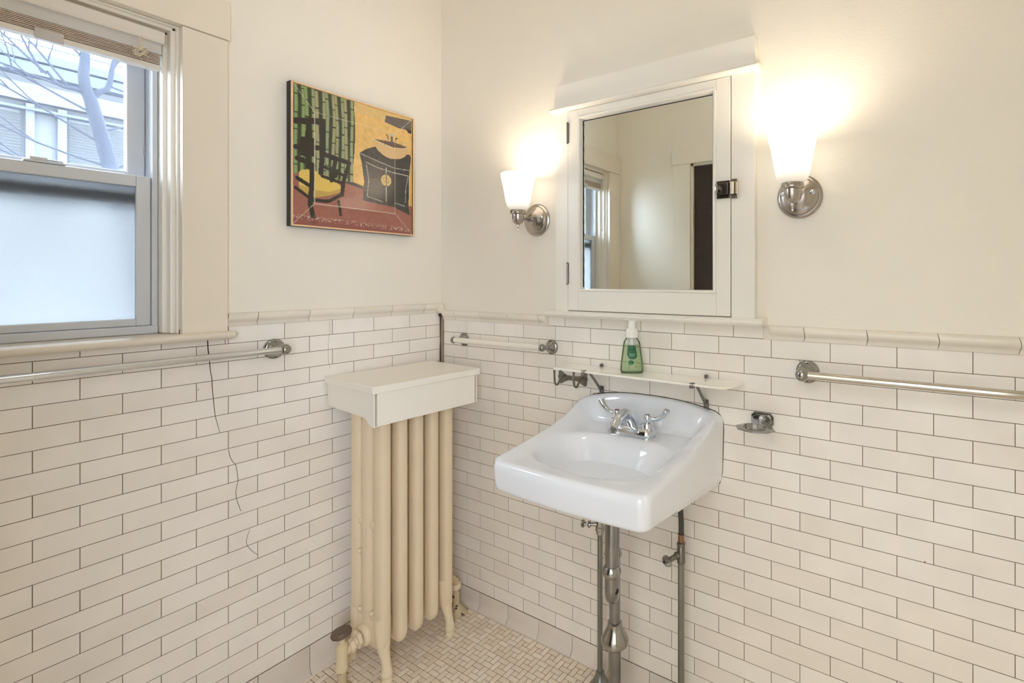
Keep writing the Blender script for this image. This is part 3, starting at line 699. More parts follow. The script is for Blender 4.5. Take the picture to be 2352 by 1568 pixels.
tag(towel_bar('towel_bar', (0, -.634, 1.082), (0, -1.36, 1.082), (1, 0, 0), .031, .0095, .070, True, M_CHROME, M_OLDCHR, .0165), 'chrome towel bar on the tiles below the window', 'towel bar')
tag(towel_bar('towel_bar', (.142, 0, 1.057), (.592, 0, 1.058), (0, -1, 0), .0265, .0105, .055, True, M_CERBAR, M_OLDCHR, .0135), 'short white towel bar on nickel posts beside the corner', 'towel bar')
tag(towel_bar('towel_bar', (1.457, 0, 1.053), (2.12, 0, 1.053), (0, -1, 0), .030, .0095, .070, True, mat('worn_nickel_bar', (.62, .59, .53, 1), .12, 1), M_OLDCHR, .0175), 'long polished towel bar on the tiled wall right of the sink', 'towel bar')

# ------------------------------------------------------------------ glass shelf, soap bottle, hooks
sh = tag(empty('glass_shelf', (.98, 0, 1.003)), 'narrow white glass shelf on two metal brackets above the sink', 'shelf')
def rounded(poly_pts, r, n=5):
    out = []; N_ = len(poly_pts)
    for i in range(N_):
        a = Vector(poly_pts[i-1]); c = Vector(poly_pts[i]); d = Vector(poly_pts[(i+1) % N_]); rr = r[i]
        if rr == 0: out.append(tuple(c)); continue
        u1 = (a-c).normalized(); u2 = (d-c).normalized()
        for k in range(n+1):
            t = k/n; q = (c+u1*rr)*(1-t)**2+c*2*t*(1-t)+(c+u2*rr)*t*t; out.append(tuple(q))
    return out
poly = rounded([(.676, -.006), (.676, -.104), (1.272, -.108), (1.290, -.006)], [.003, .012, .03, .003])
b = MB(); b.prism(poly, 1.0015, 1.0085, 'xy'); b.build('glass_plate', M_GLSHELF, sh, 30, bevel=.0012)
for xb in (.806, 1.174):
    b = MB()
    b.bbox(xb-.0065, xb+.0065, -.006, 0, .916, .944, .001); b.bbox(xb-.004, xb+.004, -.004, 0, .996, 1.016, .001)
    b.bbox(xb-.0045, xb+.0045, -.104, -.002, .9975, 1.0012, .0008)
    b.tube([(xb, -.007, .930), (xb-.002, -.072, .998)], .0050, 8, flat=.7)
    b.lathe([(.0065, 0), (.0065, .004), (.003, .006)], (xb, -.005, .928), (0,-1,0), 14)
    b.lathe([(.006, 0), (.006, .007)], (xb-.002, -.109, .9965), (0,0,1), 12); b.bbox(xb-.007, xb+.005, -.113, -.100, 1.0086, 1.0108, .0008); b.bbox(xb-.003, xb+.006, -.012, -.003, 1.009, 1.018, .001)
    b.build('bracket', M_DULL, sh)
def soap_bottle():
    ox, oy, oz = .947, -.048, 1.0088; t = tag(empty('soap_bottle', (ox, oy, oz)), 'clear pump bottle of green hand soap standing on the glass shelf', 'bottle')
    def ring(h, a, c, seg=40, e=2.6):
        out = []
        for k in range(seg):
            th = 2*math.pi*k/seg; ct, st = math.cos(th), math.sin(th)
            lx = a*math.copysign(abs(ct)**(2/e), ct); ly = c*math.copysign(abs(st)**(2/e), st)
            ang = math.radians(32); out.append((ox+lx*math.cos(ang)-ly*math.sin(ang), oy+lx*math.sin(ang)+ly*math.cos(ang), oz+h))
        return out
    def loft(rings):
        n = len(rings[0]); vs = [p for r in rings for p in r]; fs = [(i*n+k, i*n+(k+1) % n, (i+1)*n+(k+1) % n, (i+1)*n+k) for i in range(len(rings)-1) for k in range(n)]
        fs += [list(range(n))[::-1], [(len(rings)-1)*n+k for k in range(n)]]; return MB().add(vs, fs)
    S = [(0, .031, .017), (.002, .0345, .020), (.008, .0362, .0215), (.03, .0345, .021), (.06, .0305, .0195), (.085, .0272, .018), (.096, .0250, .0172), (.103, .0205, .0160), (.107, .0168, .0150), (.111, .016, .0150)]
    m = bpy.data.materials.new('clear_bottle'); m.use_nodes = True; nt = m.node_tree; nt.nodes.clear()
    o_ = nt.nodes.new('ShaderNodeOutputMaterial'); tp = nt.nodes.new('ShaderNodeBsdfTransparent'); gl = nt.nodes.new('ShaderNodeBsdfGlossy'); mx = nt.nodes.new('ShaderNodeMixShader'); fr = nt.nodes.new('ShaderNodeFresnel')
    fr.inputs[0].default_value = 1.45; gl.inputs['Roughness'].default_value = .03; tp.inputs['Color'].default_value = (.96, .98, .97, 1)
    nt.links.new(fr.outputs[0], mx.inputs[0]); nt.links.new(tp.outputs[0], mx.inputs[1]); nt.links.new(gl.outputs[0], mx.inputs[2]); nt.links.new(mx.outputs[0], o_.inputs[0])
    body = loft([ring(h, a, c) for h, a, c in S]).build('bottle_body', m, t, 60)
    m2 = bpy.data.materials.new('green_soap'); m2.use_nodes = True; nt = m2.node_tree; nt.nodes.clear()
    o_ = nt.nodes.new('ShaderNodeOutputMaterial'); tp = nt.nodes.new('ShaderNodeBsdfTransparent'); tl_ = nt.nodes.new('ShaderNodeBsdfTranslucent'); df = nt.nodes.new('ShaderNodeBsdfDiffuse')
    m_a = nt.nodes.new('ShaderNodeMixShader'); m_b = nt.nodes.new('ShaderNodeMixShader')
    tp.inputs['Color'].default_value = srgb(247, 253, 238); tl_.inputs['Color'].default_value = srgb(214, 244, 200); df.inputs['Color'].default_value = srgb(200, 238, 188)
    m_a.inputs[0].default_value = .5; m_b.inputs[0].default_value = .17
    nt.links.new(tl_.outputs[0], m_a.inputs[1]); nt.links.new(df.outputs[0], m_a.inputs[2]); nt.links.new(tp.outputs[0], m_b.inputs[1]); nt.links.new(m_a.outputs[0], m_b.inputs[2]); nt.links.new(m_b.outputs[0], o_.inputs[0])
    loft([ring(h, a-.0014, c-.0014) for h, a, c in S[:6]]+[ring(.088, .0248, .0162)][:0]).build('liquid_soap', m2, body, 60)
    # front labels
    ang = math.radians(32); ux = Vector((math.cos(ang), math.sin(ang), 0)); fn = Vector((math.sin(ang), -math.cos(ang), 0))
    def patch(pts, off, mi, b):
        vs = []
        for a_, h in pts:
            # depth of the bottle face at this height
            c = np.interp(h, [s[0] for s in S], [s[2] for s in S]); aa = np.interp(h, [s[0] for s in S], [s[1] for s in S])
            dd = c*(max(0, 1-abs(a_/aa)**2.6))**(1/2.6)
            vs.append(Vector((ox, oy, oz+h))+ux*a_+fn*(dd+off))
        n = len(vs); ctr = sum(vs, Vector())/n+fn*.0006; b.add(vs+[ctr], [(i, (i+1) % n, n) for i in range(n)], mi)
    G = mat('green_label', srgb(0, 92, 46), .35)
    b = MB(); patch([(-.013, .083), (-.009, .087), (.006, .087), (.0105, .083), (.0145, .062), (.0155, .051), (.008, .0445), (-.004, .0435), (-.0115, .049), (-.0155, .060)], .0008, 0, b)
    patch([(.0135*.62*math.cos(q)-.003, .034+.0075*math.sin(q)) for q in [i*math.pi/8 for i in range(16)]], .0008, 0, b)
    patch([(.0125+.0016*math.cos(q), .022+.0016*math.sin(q)) for q in [i*math.pi/5 for i in range(10)]], .0008, 0, b)
    lab = b.build('label', G, body, 0)
    for y_, w_, x_ in ((.0605, .0098, 0), (.0575, .0090, 0), (.0535, .0085, 0), (.0301, .0045, -.0025)):
        b = MB(); patch([(x_-w_, y_-.0005), (x_+w_, y_-.0005), (x_+w_, y_+.0005), (x_-w_, y_+.0005)], .0022, 0, b); b.build('label_print', mat('pale_green_print', srgb(150, 210, 176), .4), lab, 0)
    b = MB(); q = [(-.009, .0715), (-.007, .0745), (-.006, .0718), (-.003, .073), (-.002, .0716), (.001, .0732), (.003, .0716), (.005, .0730), (.0085, .0722)]
    for a_, c_ in zip(q[:-1], q[1:]): patch([(a_[0], a_[1]-.0006), (c_[0], c_[1]-.0006), (c_[0], c_[1]+.0006), (a_[0], a_[1]+.0006)], .0022, 0, b)
    b.build('label_script', M_BLACK, lab, 0)
    b = MB(); b.lathe([(.0165, .108), (.0188, .110), (.0192, .126), (.0185, .131), (.0165, .136), (.013, .139), (.0115, .140), (.0115, .158), (.0105, .160)], (ox, oy, oz), (0,0,1), 30)
    b.lathe([(.0085, .084), (.0085, .108)], (ox, oy, oz), (0,0,1), 16)
    pm = b.build('pump', mat('frosted_white_plastic', srgb(238, 238, 236), .3), t)
    b = MB(); P_ = Vector((ox, oy, oz+.161))
    b.tube([P_+ux*.017+Vector((0,0,-.0018)), P_+ux*.010, P_, P_-ux*.012+Vector((0,0,.002)), P_-ux*.028+Vector((0,0,.0045))], [.0075, .0105, .011, .008, .0045], 14, flat=.28)
    b.build('pump_spout', mat('frosted_white_plastic', srgb(238, 238, 236), .3), pm)
soap_bottle()

hk = tag(empty('double_hook', (.685, 0, .956)), 'worn metal double coat hook under the left end of the glass shelf', 'hook')
top = [(-.060, .010), (-.062, .019), (-.054, .0235), (-.044, .018), (-.028, .009), (0, .0075), (.028, .009), (.044, .018), (.054, .0235), (.062, .019), (.060, .010), (.064, .002), (.060, -.006)]
bot = [(.060, -.012), (.058, -.021), (.048, -.023), (.036, -.015), (.018, -.008), (0, -.0075), (-.018, -.008), (-.036, -.015), (-.048, -.023), (-.058, -.021), (-.060, -.012), (-.060, -.006), (-.064, .002)]
b = MB(); b.prism([(.685+x, .956+z) for x, z in top+bot], -.0035, 0, 'xz'); b.build('plate', M_DULL, hk, 30, bevel=.001)
for xh in (.645, .727):
    b = MB(); P = smooth_path([(xh+.004, -.002, .962), (xh+.003, -.014, .960), (xh, -.026, .946), (xh, -.036, .936), (xh, -.048, .942), (xh, -.052, .960), (xh, -.053, .984)], 5)
    b.tube(P, [.0034]*len(P), 10); b.ball((xh, -.053, .985), .0045, seg=12); b.build('hook', M_DULL, hk)
b = MB(); b.lathe([(.004, 0), (.004, .0015), (.002, .0025)], (.685, -.0035, .956), (0,-1,0), 12); b.build('screw', M_OLDCHR, hk)

# tumbler and toothbrush holder
th = tag(empty('tumbler_holder', (1.338, 0, .91)), 'small chrome tumbler holder with an octagonal plate right of the sink', 'tumbler holder')
b = MB(); oc = lambda cx, cz, a, c, k: [(cx-a, cz-c+k), (cx-a+k, cz-c), (cx+a-k, cz-c), (cx+a, cz-c+k), (cx+a, cz+c-k), (cx+a-k, cz+c), (cx-a+k, cz+c), (cx-a, cz+c-k)]
b.prism(oc(1.338, .909, .031, .021, .010), -.004, 0, 'xz'); b.prism(oc(1.338, .909, .024, .015, .008), -.010, -.004, 'xz'); b.build('wall_plate', M_OLDCHR, th, 20, bevel=.001)
b = MB(); b.tube([(1.338, -.008, .911), (1.338, -.034, .906)], .005, 12); b.ball((1.338, -.014, .915), .007, seg=14); b.build('arm', M_CHROME, th)
b = MB(); seg = 48; vs = []; fs = []
def octr(a): k = a % (math.pi/4)-math.pi/8; return 1/math.cos(k)
for k in range(seg):
    a = 2*math.pi*k/seg; ro = .049*octr(a)
    for r, h in ((.0275, -.009), (.0275, .0035), (.0305, .0045), (.033, .001), (ro, -.0015), (ro, -.0035), (.033, -.003), (.030, -.009)):
        vs.append((1.338+r*math.cos(a), -.073+r*math.sin(a)*.82, .905+h))
for k in range(seg):
    for m in range(8): fs.append((k*8+m, k*8+(m+1) % 8, ((k+1) % seg)*8+(m+1) % 8, ((k+1) % seg)*8+m))
b.add(vs, fs); rg = b.build('ring', M_OLDCHR, th, 30)
for a in (0, .785, 2.356, 3.1416, 3.927, 4.712, 5.497):
    b = MB(); b.lathe([(.0038, -.0002), (.0038, .0005)], (1.338+.0415*math.cos(a), -.073+.0415*math.sin(a)*.82, .9040), (0,0,1), 10); b.build('brush_hole', M_BLACK, rg, 0)

# ------------------------------------------------------------------ sink
def make_sink():
    cx = .987; t = tag(empty('wall_sink', (cx, 0, .72)), 'white wall-hung porcelain sink with a raised back', 'sink')
    NU, NV = 97, 81
    yk = [0, .03, .06, .13, .195, .26, .35, .42, .45]; zk = [.916, .914, .903, .873, .858, .849, .838, .832, .828]
    def hw(y): return .2385-.007*min(1, y/.44)**1.5          # half width, y measured out from the wall
    D = .470
    def front(u): return D-.012*u*u
    us = [math.sin(math.pi/2*(-1+2*i/(NU-1)))*.55+(-1+2*i/(NU-1))*.45 for i in range(NU)]
    vs_ = [((1-math.cos(math.pi*j/(NV-1)))/2)*.55+(j/(NV-1))*.45 for j in range(NV)]
    R = .024
    def plan(u, v):
        y = v*front(u); x = u*hw(y)
        # round the two front corners
        return x, y
    def sstep(a, b_, x): t_ = min(1, max(0, (x-a)/(b_-a))); return t_*t_*(3-2*t_)
    def ztop(x, y, u, v):
        xe = hw(y)-abs(x)                        # distance in from the side
        zb = .845-.017*min(1, max(0, (y-.08))/.34)
        zr = float(np.interp(y, yk, zk))
        S = 1-sstep(.010, .078, xe)
        z = zb+S*(zr-zb)
        back = .9335-.018*abs(x/.2)**2.4
        B = 1-sstep(.024, .066, y)
        z = max(z, z+(back-z)*B)
        # rounded outer arris at the sides and the back corners
        # basin
        ey = y-.282; a, bb = .199, (.135 if ey < 0 else .139)
        r = (abs(x/a)**2.7+abs(ey/bb)**2.7)**(1/2.7)
        if r < 1:
            q = 1-r; z -= .098*sstep(0, .55, q)
            z -= .012*sstep(.35, 1, q)
        return z
    G = []; off = 0
    for i, u in enumerate(us):
        row = []
        for j, v in enumerate(vs_):
            x, y = plan(u, v); z = ztop(x, y, u, v)
            xe = hw(y)-abs(x); ye = front(u)-y
            e = .016; dx = max(0, e-xe)/e; 
            rside = .012; q = max(0, rside-xe)
            z -= rside-math.sqrt(max(0, rside**2-q**2))
            q = max(0, .016-ye); z -= .016-math.sqrt(max(0, .016**2-q**2))
            # plan rounding of the corners
            fx = hw(y)-R; fy = front(u)-R
            if abs(x) > fx and y > fy:
                ax = abs(x)-fx; ay = y-fy; m = max(ax, ay); l = math.hypot(ax, ay)
                if l > 1e-6: ax *= m/l; ay *= m/l; x = math.copysign(fx+ax, x); y = fy+ay
            # top back corners rounded off
            if y < .05 and abs(x) > .19:
                k = (abs(x)-.19)/.0485; z = min(z, .9155-.024*k**3*(1))
            row.append((cx+x, -y-.0005, z))
        G.append(row)
    b = MB(); vv = [p for r in G for p in r]; ff = [(i*NV+j, (i+1)*NV+j, (i+1)*NV+j+1, i*NV+j+1) for i in range(NU-1) for j in range(NV-1)]
    # outer skirt following the boundary: sides (out to front), front, other side, then the back
    loop = [i for i in range(NV)]+[i*NV+NV-1 for i in range(1, NU)]+[(NU-1)*NV+j for j in range(NV-2, -1, -1)]
    back = [(NU-1-i)*NV for i in range(1, NU-1)]
    ring = loop+back; base = len(vv); n = len(ring); levels = 9
    for l in range(1, levels+1):
        t_ = l/levels
        for idx in ring:
            x, y, z = vv[idx]; yy = -y; zb = .700+.044*min(1, yy/.44)
            zz = z+(zb-z)*t_
            # slight draw inward towards the underside, rounded bottom arris
            k = .005*t_**2+(.009*max(0, (t_-.84)/.16)**2)
            X_ = x-cx; fx = 1-k/.23; ny = yy-(k*1.3 if yy > .3 else k*.0)-(0 if yy > .3 else 0)
            vv.append((cx+X_*fx, -max(.0005, ny), zz))
    for l in range(levels):
        A = ring if l == 0 else [base+(l-1)*n+i for i in range(n)]; Bq = [base+l*n+i for i in range(n)]
        for i in range(n): ff.append((A[i], A[(i+1) % n], Bq[(i+1) % n], Bq[i]))
    # underside: turned in and a rounded belly below the basin
    A = [base+(levels-1)*n+i for i in range(n)]; st = len(vv)
    for idx in A:
        x, y, z = vv[idx]; vv.append((cx+(x-cx)*.88, -.23+(y+.23)*.88, z+.004))
    for i in range(n): ff.append((A[i], A[(i+1) % n], st+(i+1) % n, st+i))
    ff.append([st+i for i in range(n)])
    b.add(vv, ff)
    b.build('basin', M_PORC, t, 60)
    b = MB(); b.lathe([(.18, .03), (.175, 0), (.160, -.020), (.13, -.038), (.09, -.049), (.04, -.054), (.0001, -.055)], (cx, -.272, .744), (0,0,1), 40, sy=.76); b.build('basin_underside', M_PORC, t)
    b = MB(); seam = [(cx-.2265, .703), (cx-.2345, .735), (cx-.2375, .80), (cx-.2388, .86)]
    seam += [(cx+q, (.9335-.018*abs(q/.2)**2.4 if abs(q) <= .19 else min(.9335-.018*abs(q/.2)**2.4, .9155-.024*((abs(q)-.19)/.0485)**3))-(.012-math.sqrt(max(0, .012**2-max(0, .012-(.2385-abs(q)))**2)))) for q in [-.238, -.234, -.226, -.215, -.20, -.185, -.15, -.10, -.05, 0, .05, .10, .15, .185, .20, .215, .226, .234, .238]]
    seam += [(cx+.2388, .86), (cx+.2375, .80), (cx+.2345, .735), (cx+.2265, .703)]
    b.tube([(x, -.0008, z+.0006) for x, z in seam], .0013, 6); b.build('wall_seam', M_CRACK, t)
    b = MB(); b.lathe([(.0001, 0), (.019, 0), (.021, .002), (.019, .004), (.012, .003), (.0001, .002)], (cx, -.262, .7235), (0,0,1), 24); b.build('drain_fitting', M_CHROME, t)
    b = MB()
    b.bbox(1.13, 1.18, -.05, 0, .675, .705, .004); b.build('hanger', M_PORC, t); b = MB(); b.bbox(.80, .84, -.05, 0, .675, .705, .004); b.build('hanger', M_PORC, t)
make_sink()

# ------------------------------------------------------------------ faucet
fc = tag(empty('sink_faucet', (.988, -.118, .843)), 'chrome sink faucet with two curved wrist-blade handles', 'faucet')
FX, FY, FZ = .986, -.116, .8415
b = MB(); bm_ = []
for h, k in ((0, 1), (.010, 1), (.018, .93), (.024, .78), (.027, .6)):
    bm_.append((h, k))
seg = 40; vs = []
for h, k in bm_:
    for i in range(seg):
        a = 2*math.pi*i/seg; ca, sa = math.cos(a), math.sin(a)
        x = math.copysign(.0505, ca)*(1 if abs(ca) > .02 else abs(ca)*50)+.026*k*ca; y = .027*k*sa
        vs.append((FX+x, FY+y, FZ+h))
fs = [(l*seg+i, l*seg+(i+1) % seg, (l+1)*seg+(i+1) % seg, (l+1)*seg+i) for l in range(len(bm_)-1) for i in range(seg)]+[[(len(bm_)-1)*seg+i for i in range(seg)]]
b.add(vs, fs); b.build('base', M_CHROME, fc, 50)
b = MB(); P = smooth_path([(FX, FY+.006, FZ+.012), (FX, FY, FZ+.036), (FX, FY-.020, FZ+.058), (FX, FY-.048, FZ+.068), (FX, FY-.078, FZ+.060), (FX, FY-.100, FZ+.040)], 6)
n = len(P); b.tube(P, [.0195-.0045*(i/(n-1)) for i in range(n)], 24, flat=[.92-.18*(i/(n-1)) for i in range(n)]); sp = b.build('spout', M_CHROME, fc)
b = MB(); b.lathe([(.0105, 0), (.0105, .007)], P[-1]+Vector((0, .000, -.006)), (0, -.45, .9), 18); b.build('aerator', M_OLDCHR, sp)
for s in (-1, 1):
    hx = FX+s*.0515
    b = MB(); b.lathe([(.0215, .012), (.0215, .020), (.0185, .024), (.0185, .037), (.0165, .041), (.010, .043), (.008, .046)], (hx, FY, FZ), (0,0,1), 28); b.build('bonnet', M_CHROME, fc)
    b = MB(); b.lathe([(.0095, .044), (.0098, .046), (.0098, .063), (.009, .0645), (.0001, .0648)], (hx, FY, FZ), (0,0,1), 22)
    dy = -.3 if s > 0 else -.05
    d = Vector((s*1.0, .18 if s < 0 else -.02, 0)).normalized()
    base_ = Vector((hx, FY, FZ+.056))
    P = smooth_path([base_+d*.006, base_+d*.022+Vector((0,0,-.001)), base_+d*.040+Vector((0,0,.004)), base_+d*.056+Vector((0,0,.016)), base_+d*.064+Vector((0,0,.030))], 5); n = len(P)
    b.tube(P, [.0056+.0070*(i/(n-1))**1.3 if i < n-1 else .0108 for i in range(n)], 16, flat=[.95-.20*(i/(n-1)) for i in range(n)])
    h_ = b.build('handle', M_CHROME, fc)
    b = MB(); b.lathe([(.0001, .0651), (.0070, .0651), (.0070, .0656), (.0001, .0658)], (hx, FY, FZ), (0,0,1), 18); b.build('index_button', M_RED if s < 0 else M_OLDCHR, h_)

# ------------------------------------------------------------------ waste trap and supply lines
M_PIPE = mat('pipe_chrome', (.34, .34, .34, 1), .2, 1, var=.35, vscale=30, rvar=.08)
M_PIPE2 = mat('tarnished_pipe', (.30, .315, .30, 1), .28, 1, var=.3, vscale=20)
tp_ = tag(empty('waste_trap', (.95, -.15, 0)), 'chrome sink drain with trap and bell-shaped collar running to the floor', 'drain pipe')
b = MB(); b.tube([(.989, -.232, .712), (.989, -.232, .49)], .0185, 24); b.build('tailpiece', M_PIPE, tp_)
b = MB(); b.lathe([(.020, 0), (.024, .004), (.0265, .012), (.0265, .018), (.023, .026), (.0195, .030)], (.989, -.232, .482), (0,0,1), 28); b.build('slip_nut', M_OLDCHR, tp_); b = MB()
b.lathe([(.020, 0), (.024, .004), (.0265, .012), (.023, .024), (.0195, .028)], (.948, -.160, .486), (0,0,1), 28); b.build('slip_nut', M_OLDCHR, tp_)
b = MB(); A = Vector((.989, -.232, 0)); Bp = Vector((.948, -.160, 0)); P = [(A.x, A.y, .495), (A.x, A.y, .455)]
for i in range(0, 13):
    a = math.pi*i/12; m = (A+Bp)/2+(A-Bp)/2*math.cos(a); P.append((m.x, m.y, .452-.044*math.sin(a)))
P += [(Bp.x, Bp.y, .46), (Bp.x, Bp.y, .60)]
C2 = Vector((.962, -.105, 0))
for i in range(1, 9):
    a = math.pi*i/8; m = (Bp+C2)/2+(Bp-C2)/2*math.cos(a); P.append((m.x, m.y, .60+.03*math.sin(a)))
P.append((C2.x, C2.y, .40))
b.tube([Vector(p) for p in P[:17]], .0195, 22)
b.build('trap_bend', M_PIPE, tp_)
b = MB(); b.lathe([(.0001, 0), (.009, 0), (.009, .004), (.0001, .005)], (1.003, -.236, .448), (.9, -.6, 0), 10); b.build('cleanout_slot', M_BLACK, tp_)
b = MB(); b.tube([(.948, -.150, .50), (.948, -.150, .20)], .0165, 22); b.tube([(.948, -.150, .24), (.948, -.150, .0)], .0185, 22); b.build('lower_pipe', M_PIPE, tp_)
b = MB(); b.lathe([(.0175, .068), (.0215, .066), (.022, .058), (.027, .044), (.036, .028), (.041, .014), (.040, .006), (.034, 0), (.019, -.001)], (.948, -.150, .228), (0,0,1), 36); b.build('bell_collar', M_OLDCHR, tp_)

sl = tag(empty('supply_pipe', (.835, -.06, 0)), 'thin tarnished water supply pipe left of the drain, shut-off valve up top', 'water pipe', 'sink supply pipes')
b = MB(); b.tube([(.838, -.062, .0), (.838, -.062, .50)], .0085, 16); b.build('riser', M_PIPE2, sl)
b = MB(); b.lathe([(.010, .046), (.014, .044), (.015, .034), (.022, .018), (.030, .008), (.031, 0)], (.838, -.062, 0), (0,0,1), 28); b.build('floor_flange', M_PIPE2, sl)
b = MB(); b.lathe([(.009, 0), (.012, .003), (.012, .012), (.0145, .014), (.0145, .026), (.012, .028), (.012, .05), (.009, .054)], (.838, -.062, .482), (0,0,1), 8); b.tube([(.838, -.062, .516), (.812, -.075, .514)], .006, 12)
vb = b.build('shutoff_valve', M_OLDCHR, sl)
b = MB(); b.lathe([(.0001, 0), (.010, 0), (.011, .004), (.010, .008), (.0001, .009)], (.812, -.078, .515), (-.9, -.4, 0), 16); b.lathe([(.006, 0), (.006, .012)], (.800, -.085, .516), (-.9, -.4, 0), 10); b.lathe([(.0001, 0), (.0105, .001), (.0125, .006), (.0105, .011), (.0001, .012)], (.796, -.087, .517), (-.9, -.4, 0), 16); b.build('valve_handle', M_OLDCHR, vb)
b = MB(); P = smooth_path([(.838, -.062, .53), (.838, -.065, .60), (.860, -.085, .68), (.885, -.10, .76)], 6); b.tube(P, .0055, 10); b.build('hose', M_DULL, sl)

sr = tag(empty('supply_pipe', (1.118, -.06, 0)), 'thin tarnished water supply pipe right of the drain, valve and braided hose', 'water pipe', 'sink supply pipes')
b = MB(); b.tube([(1.118, -.058, .0), (1.118, -.058, .49)], .0095, 16); b.build('riser', M_PIPE2, sr)
b = MB(); b.lathe([(.010, .046), (.014, .044), (.015, .034), (.022, .018), (.030, .008), (.031, 0)], (1.118, -.058, 0), (0,0,1), 28); b.build('floor_flange', M_PIPE2, sr)
b = MB(); b.lathe([(.010, 0), (.0115, .002), (.0115, .046), (.009, .050), (.012, .052), (.012, .060), (.008, .062)], (1.118, -.058, .472), (0,0,1), 16)
b.tube([(1.118, -.058, .500), (1.104, -.078, .494), (1.096, -.089, .490)], .0075, 12); b.lathe([(.0105, 0), (.0105, .008)], (1.112, -.067, .498), (-.57, -.8, -.15), 6)
vb = b.build('shutoff_valve', M_DULL, sr)
b = MB(); b.lathe([(.0001, 0), (.011, .001), (.0155, .004), (.0165, .012), (.012, .019), (.0001, .021)], (1.097, -.088, .490), (-.57, -.8, -.15), 20, sx=1.25, sy=.78); vh = b.build('valve_handle', M_OLDCHR, vb)
b = MB(); b.lathe([(.0001, 0), (.0042, 0), (.0042, .001), (.0001, .001)], (1.0845, -.1055, .487), (-.57, -.8, -.15), 12); b.build('valve_screw', M_DULL, vh)
b = MB(); P = smooth_path([(1.118, -.058, .545), (1.118, -.058, .60), (1.112, -.062, .65), (1.085, -.080, .70), (1.05, -.10, .76)], 6); b.tube(P, .0078, 12); b.build('braided_hose', mat('grey_hose', srgb(74, 72, 66), .6), sr)
b = MB(); b.lathe([(.0085, 0), (.0095, .003), (.0085, .02), (.0095, .024)], (1.118, -.058, .534), (0,0,1), 16); b.build('hose_ferrule', mat('copper_ferrule', (.35, .22, .15, 1), .35, 1), sr)

# ------------------------------------------------------------------ radiator
rd = tag(empty('radiator', (.15, -.285, 0)), 'tall cream cast-iron radiator in the corner under the white cover', 'radiator')
SY = [-.410+.063*k for k in range(5)]; RCX = [.086, .150, .217]
def se(a, c, n=22, e=2.7):
    return [(a*math.copysign(abs(math.cos(q))**(2/e), math.cos(q)), c*math.copysign(abs(math.sin(q))**(2/e), math.sin(q))) for q in [2*math.pi*i/n for i in range(n)]]
def section(y, end):
    b = MB(); ring = se(1, 1); n = len(ring)
    zb = .086 if not end else .105
    for ci, cx in enumerate(RCX):
        st = []
        for z, k in ((zb, .05), (zb+.001, .35), (zb+.006, .68), (zb+.016, .90), (zb+.034, 1), (.4, 1), (.88, 1), (.915, .92), (.932, .7), (.939, .35), (.940, .05)):
            st.append([(cx+u_*.027*k, y+v_*.0205*(k if k > .3 else k), z) for u_, v_ in ring])
        vs = [p for r in st for p in r]; fs = [(i*n+k, i*n+(k+1) % n, (i+1)*n+(k+1) % n, (i+1)*n+k) for i in range(len(st)-1) for k in range(n)]
        fs += [list(range(n)), [(len(st)-1)*n+k for k in range(n)]]; b.add(vs, fs)
    # headers and mid bridges joining the columns
    b.bbox(RCX[0]-.015, RCX[2]+.015, y-.0175, y+.0175, .885, .935, .014, 4)
    b.bbox(RCX[0]-.02, RCX[2]+.02, y-.0185, y+.0185, zb-.002, zb+.085, .016, 4)
    for a, c in ((0, 1), (1, 2)): b.bbox(RCX[a]+.010, RCX[c]-.010, y-.0165, y+.0165, .475, .505, .012, 3)
    return b
for k, y in enumerate(SY):
    end = k in (0, 4)
    o = section(y, end).build('section', M_IRON, rd, 60)
    if end:
        for xs, s in ((RCX[0], -1), (RCX[2], 1)):
            b = MB(); xo = .044 if s < 0 else .242
            P = smooth_path([(xs, y, .20), (xs+s*.001, y, .14), (xs+s*.006, y, .10), ((xs+xo)/2+s*.006, y, .065), (xo, y, .036), (xo, y, .024), (xo, y, .010), (xo, y, .0)], 6); n = len(P)
            rr = [np.interp(q.z, [0, .006, .011, .024, .042, .068, .10, .14, .2], [.0165, .0165, .0145, .0185, .0145, .0145, .0200, .025, .026]) for q in P]
            b.tube(P, [float(r) for r in rr], 20, flat=[float(f) for f in np.interp([i/(n-1) for i in range(n)], [0, .3, .6, 1], [1, 1, 1, 1])]); b.build('leg', M_IRON, o, 60)
        # web between leg and hub
        b = MB(); b.prism([(RCX[0]-.022, .15), (RCX[0]-.018, .115), (RCX[0]+.004, .092), (.15, .092), (RCX[2]-.008, .094), (RCX[2]+.012, .08), (RCX[2]+.024, .11), (RCX[2]+.024, .15), (.15, .24)], y-.016, y+.016, 'xz'); b.build('web', M_IRON, o, 30, bevel=.006)
for z in (.127, .90):
    b = MB(); b.lathe([(.018, 0), (.018, .30)], (.150, -.43, z), (0, 1, 0), 18); b.build('hub_pipe', M_IRON, rd)
b = MB(); b.lathe([(.0001, 0), (.034, 0), (.034, .006), (.031, .012), (.028, .014), (.028, .018), (.0001, .018)], (.150, -.4275, .127), (0, -1, 0), 36); b.build('hub_boss', M_IRON, rd)
for px, z in ((.117, .200), (.184, .205), (.117, .392)):
    b = MB(); b.lathe([(.0001, -.012), (.009, -.012), (.009, .004), (.0065, .007), (.0001, .008)], (px, -.426, z), (0, -1, 0), 6); b.build('casting_lug', M_IRON, rd)

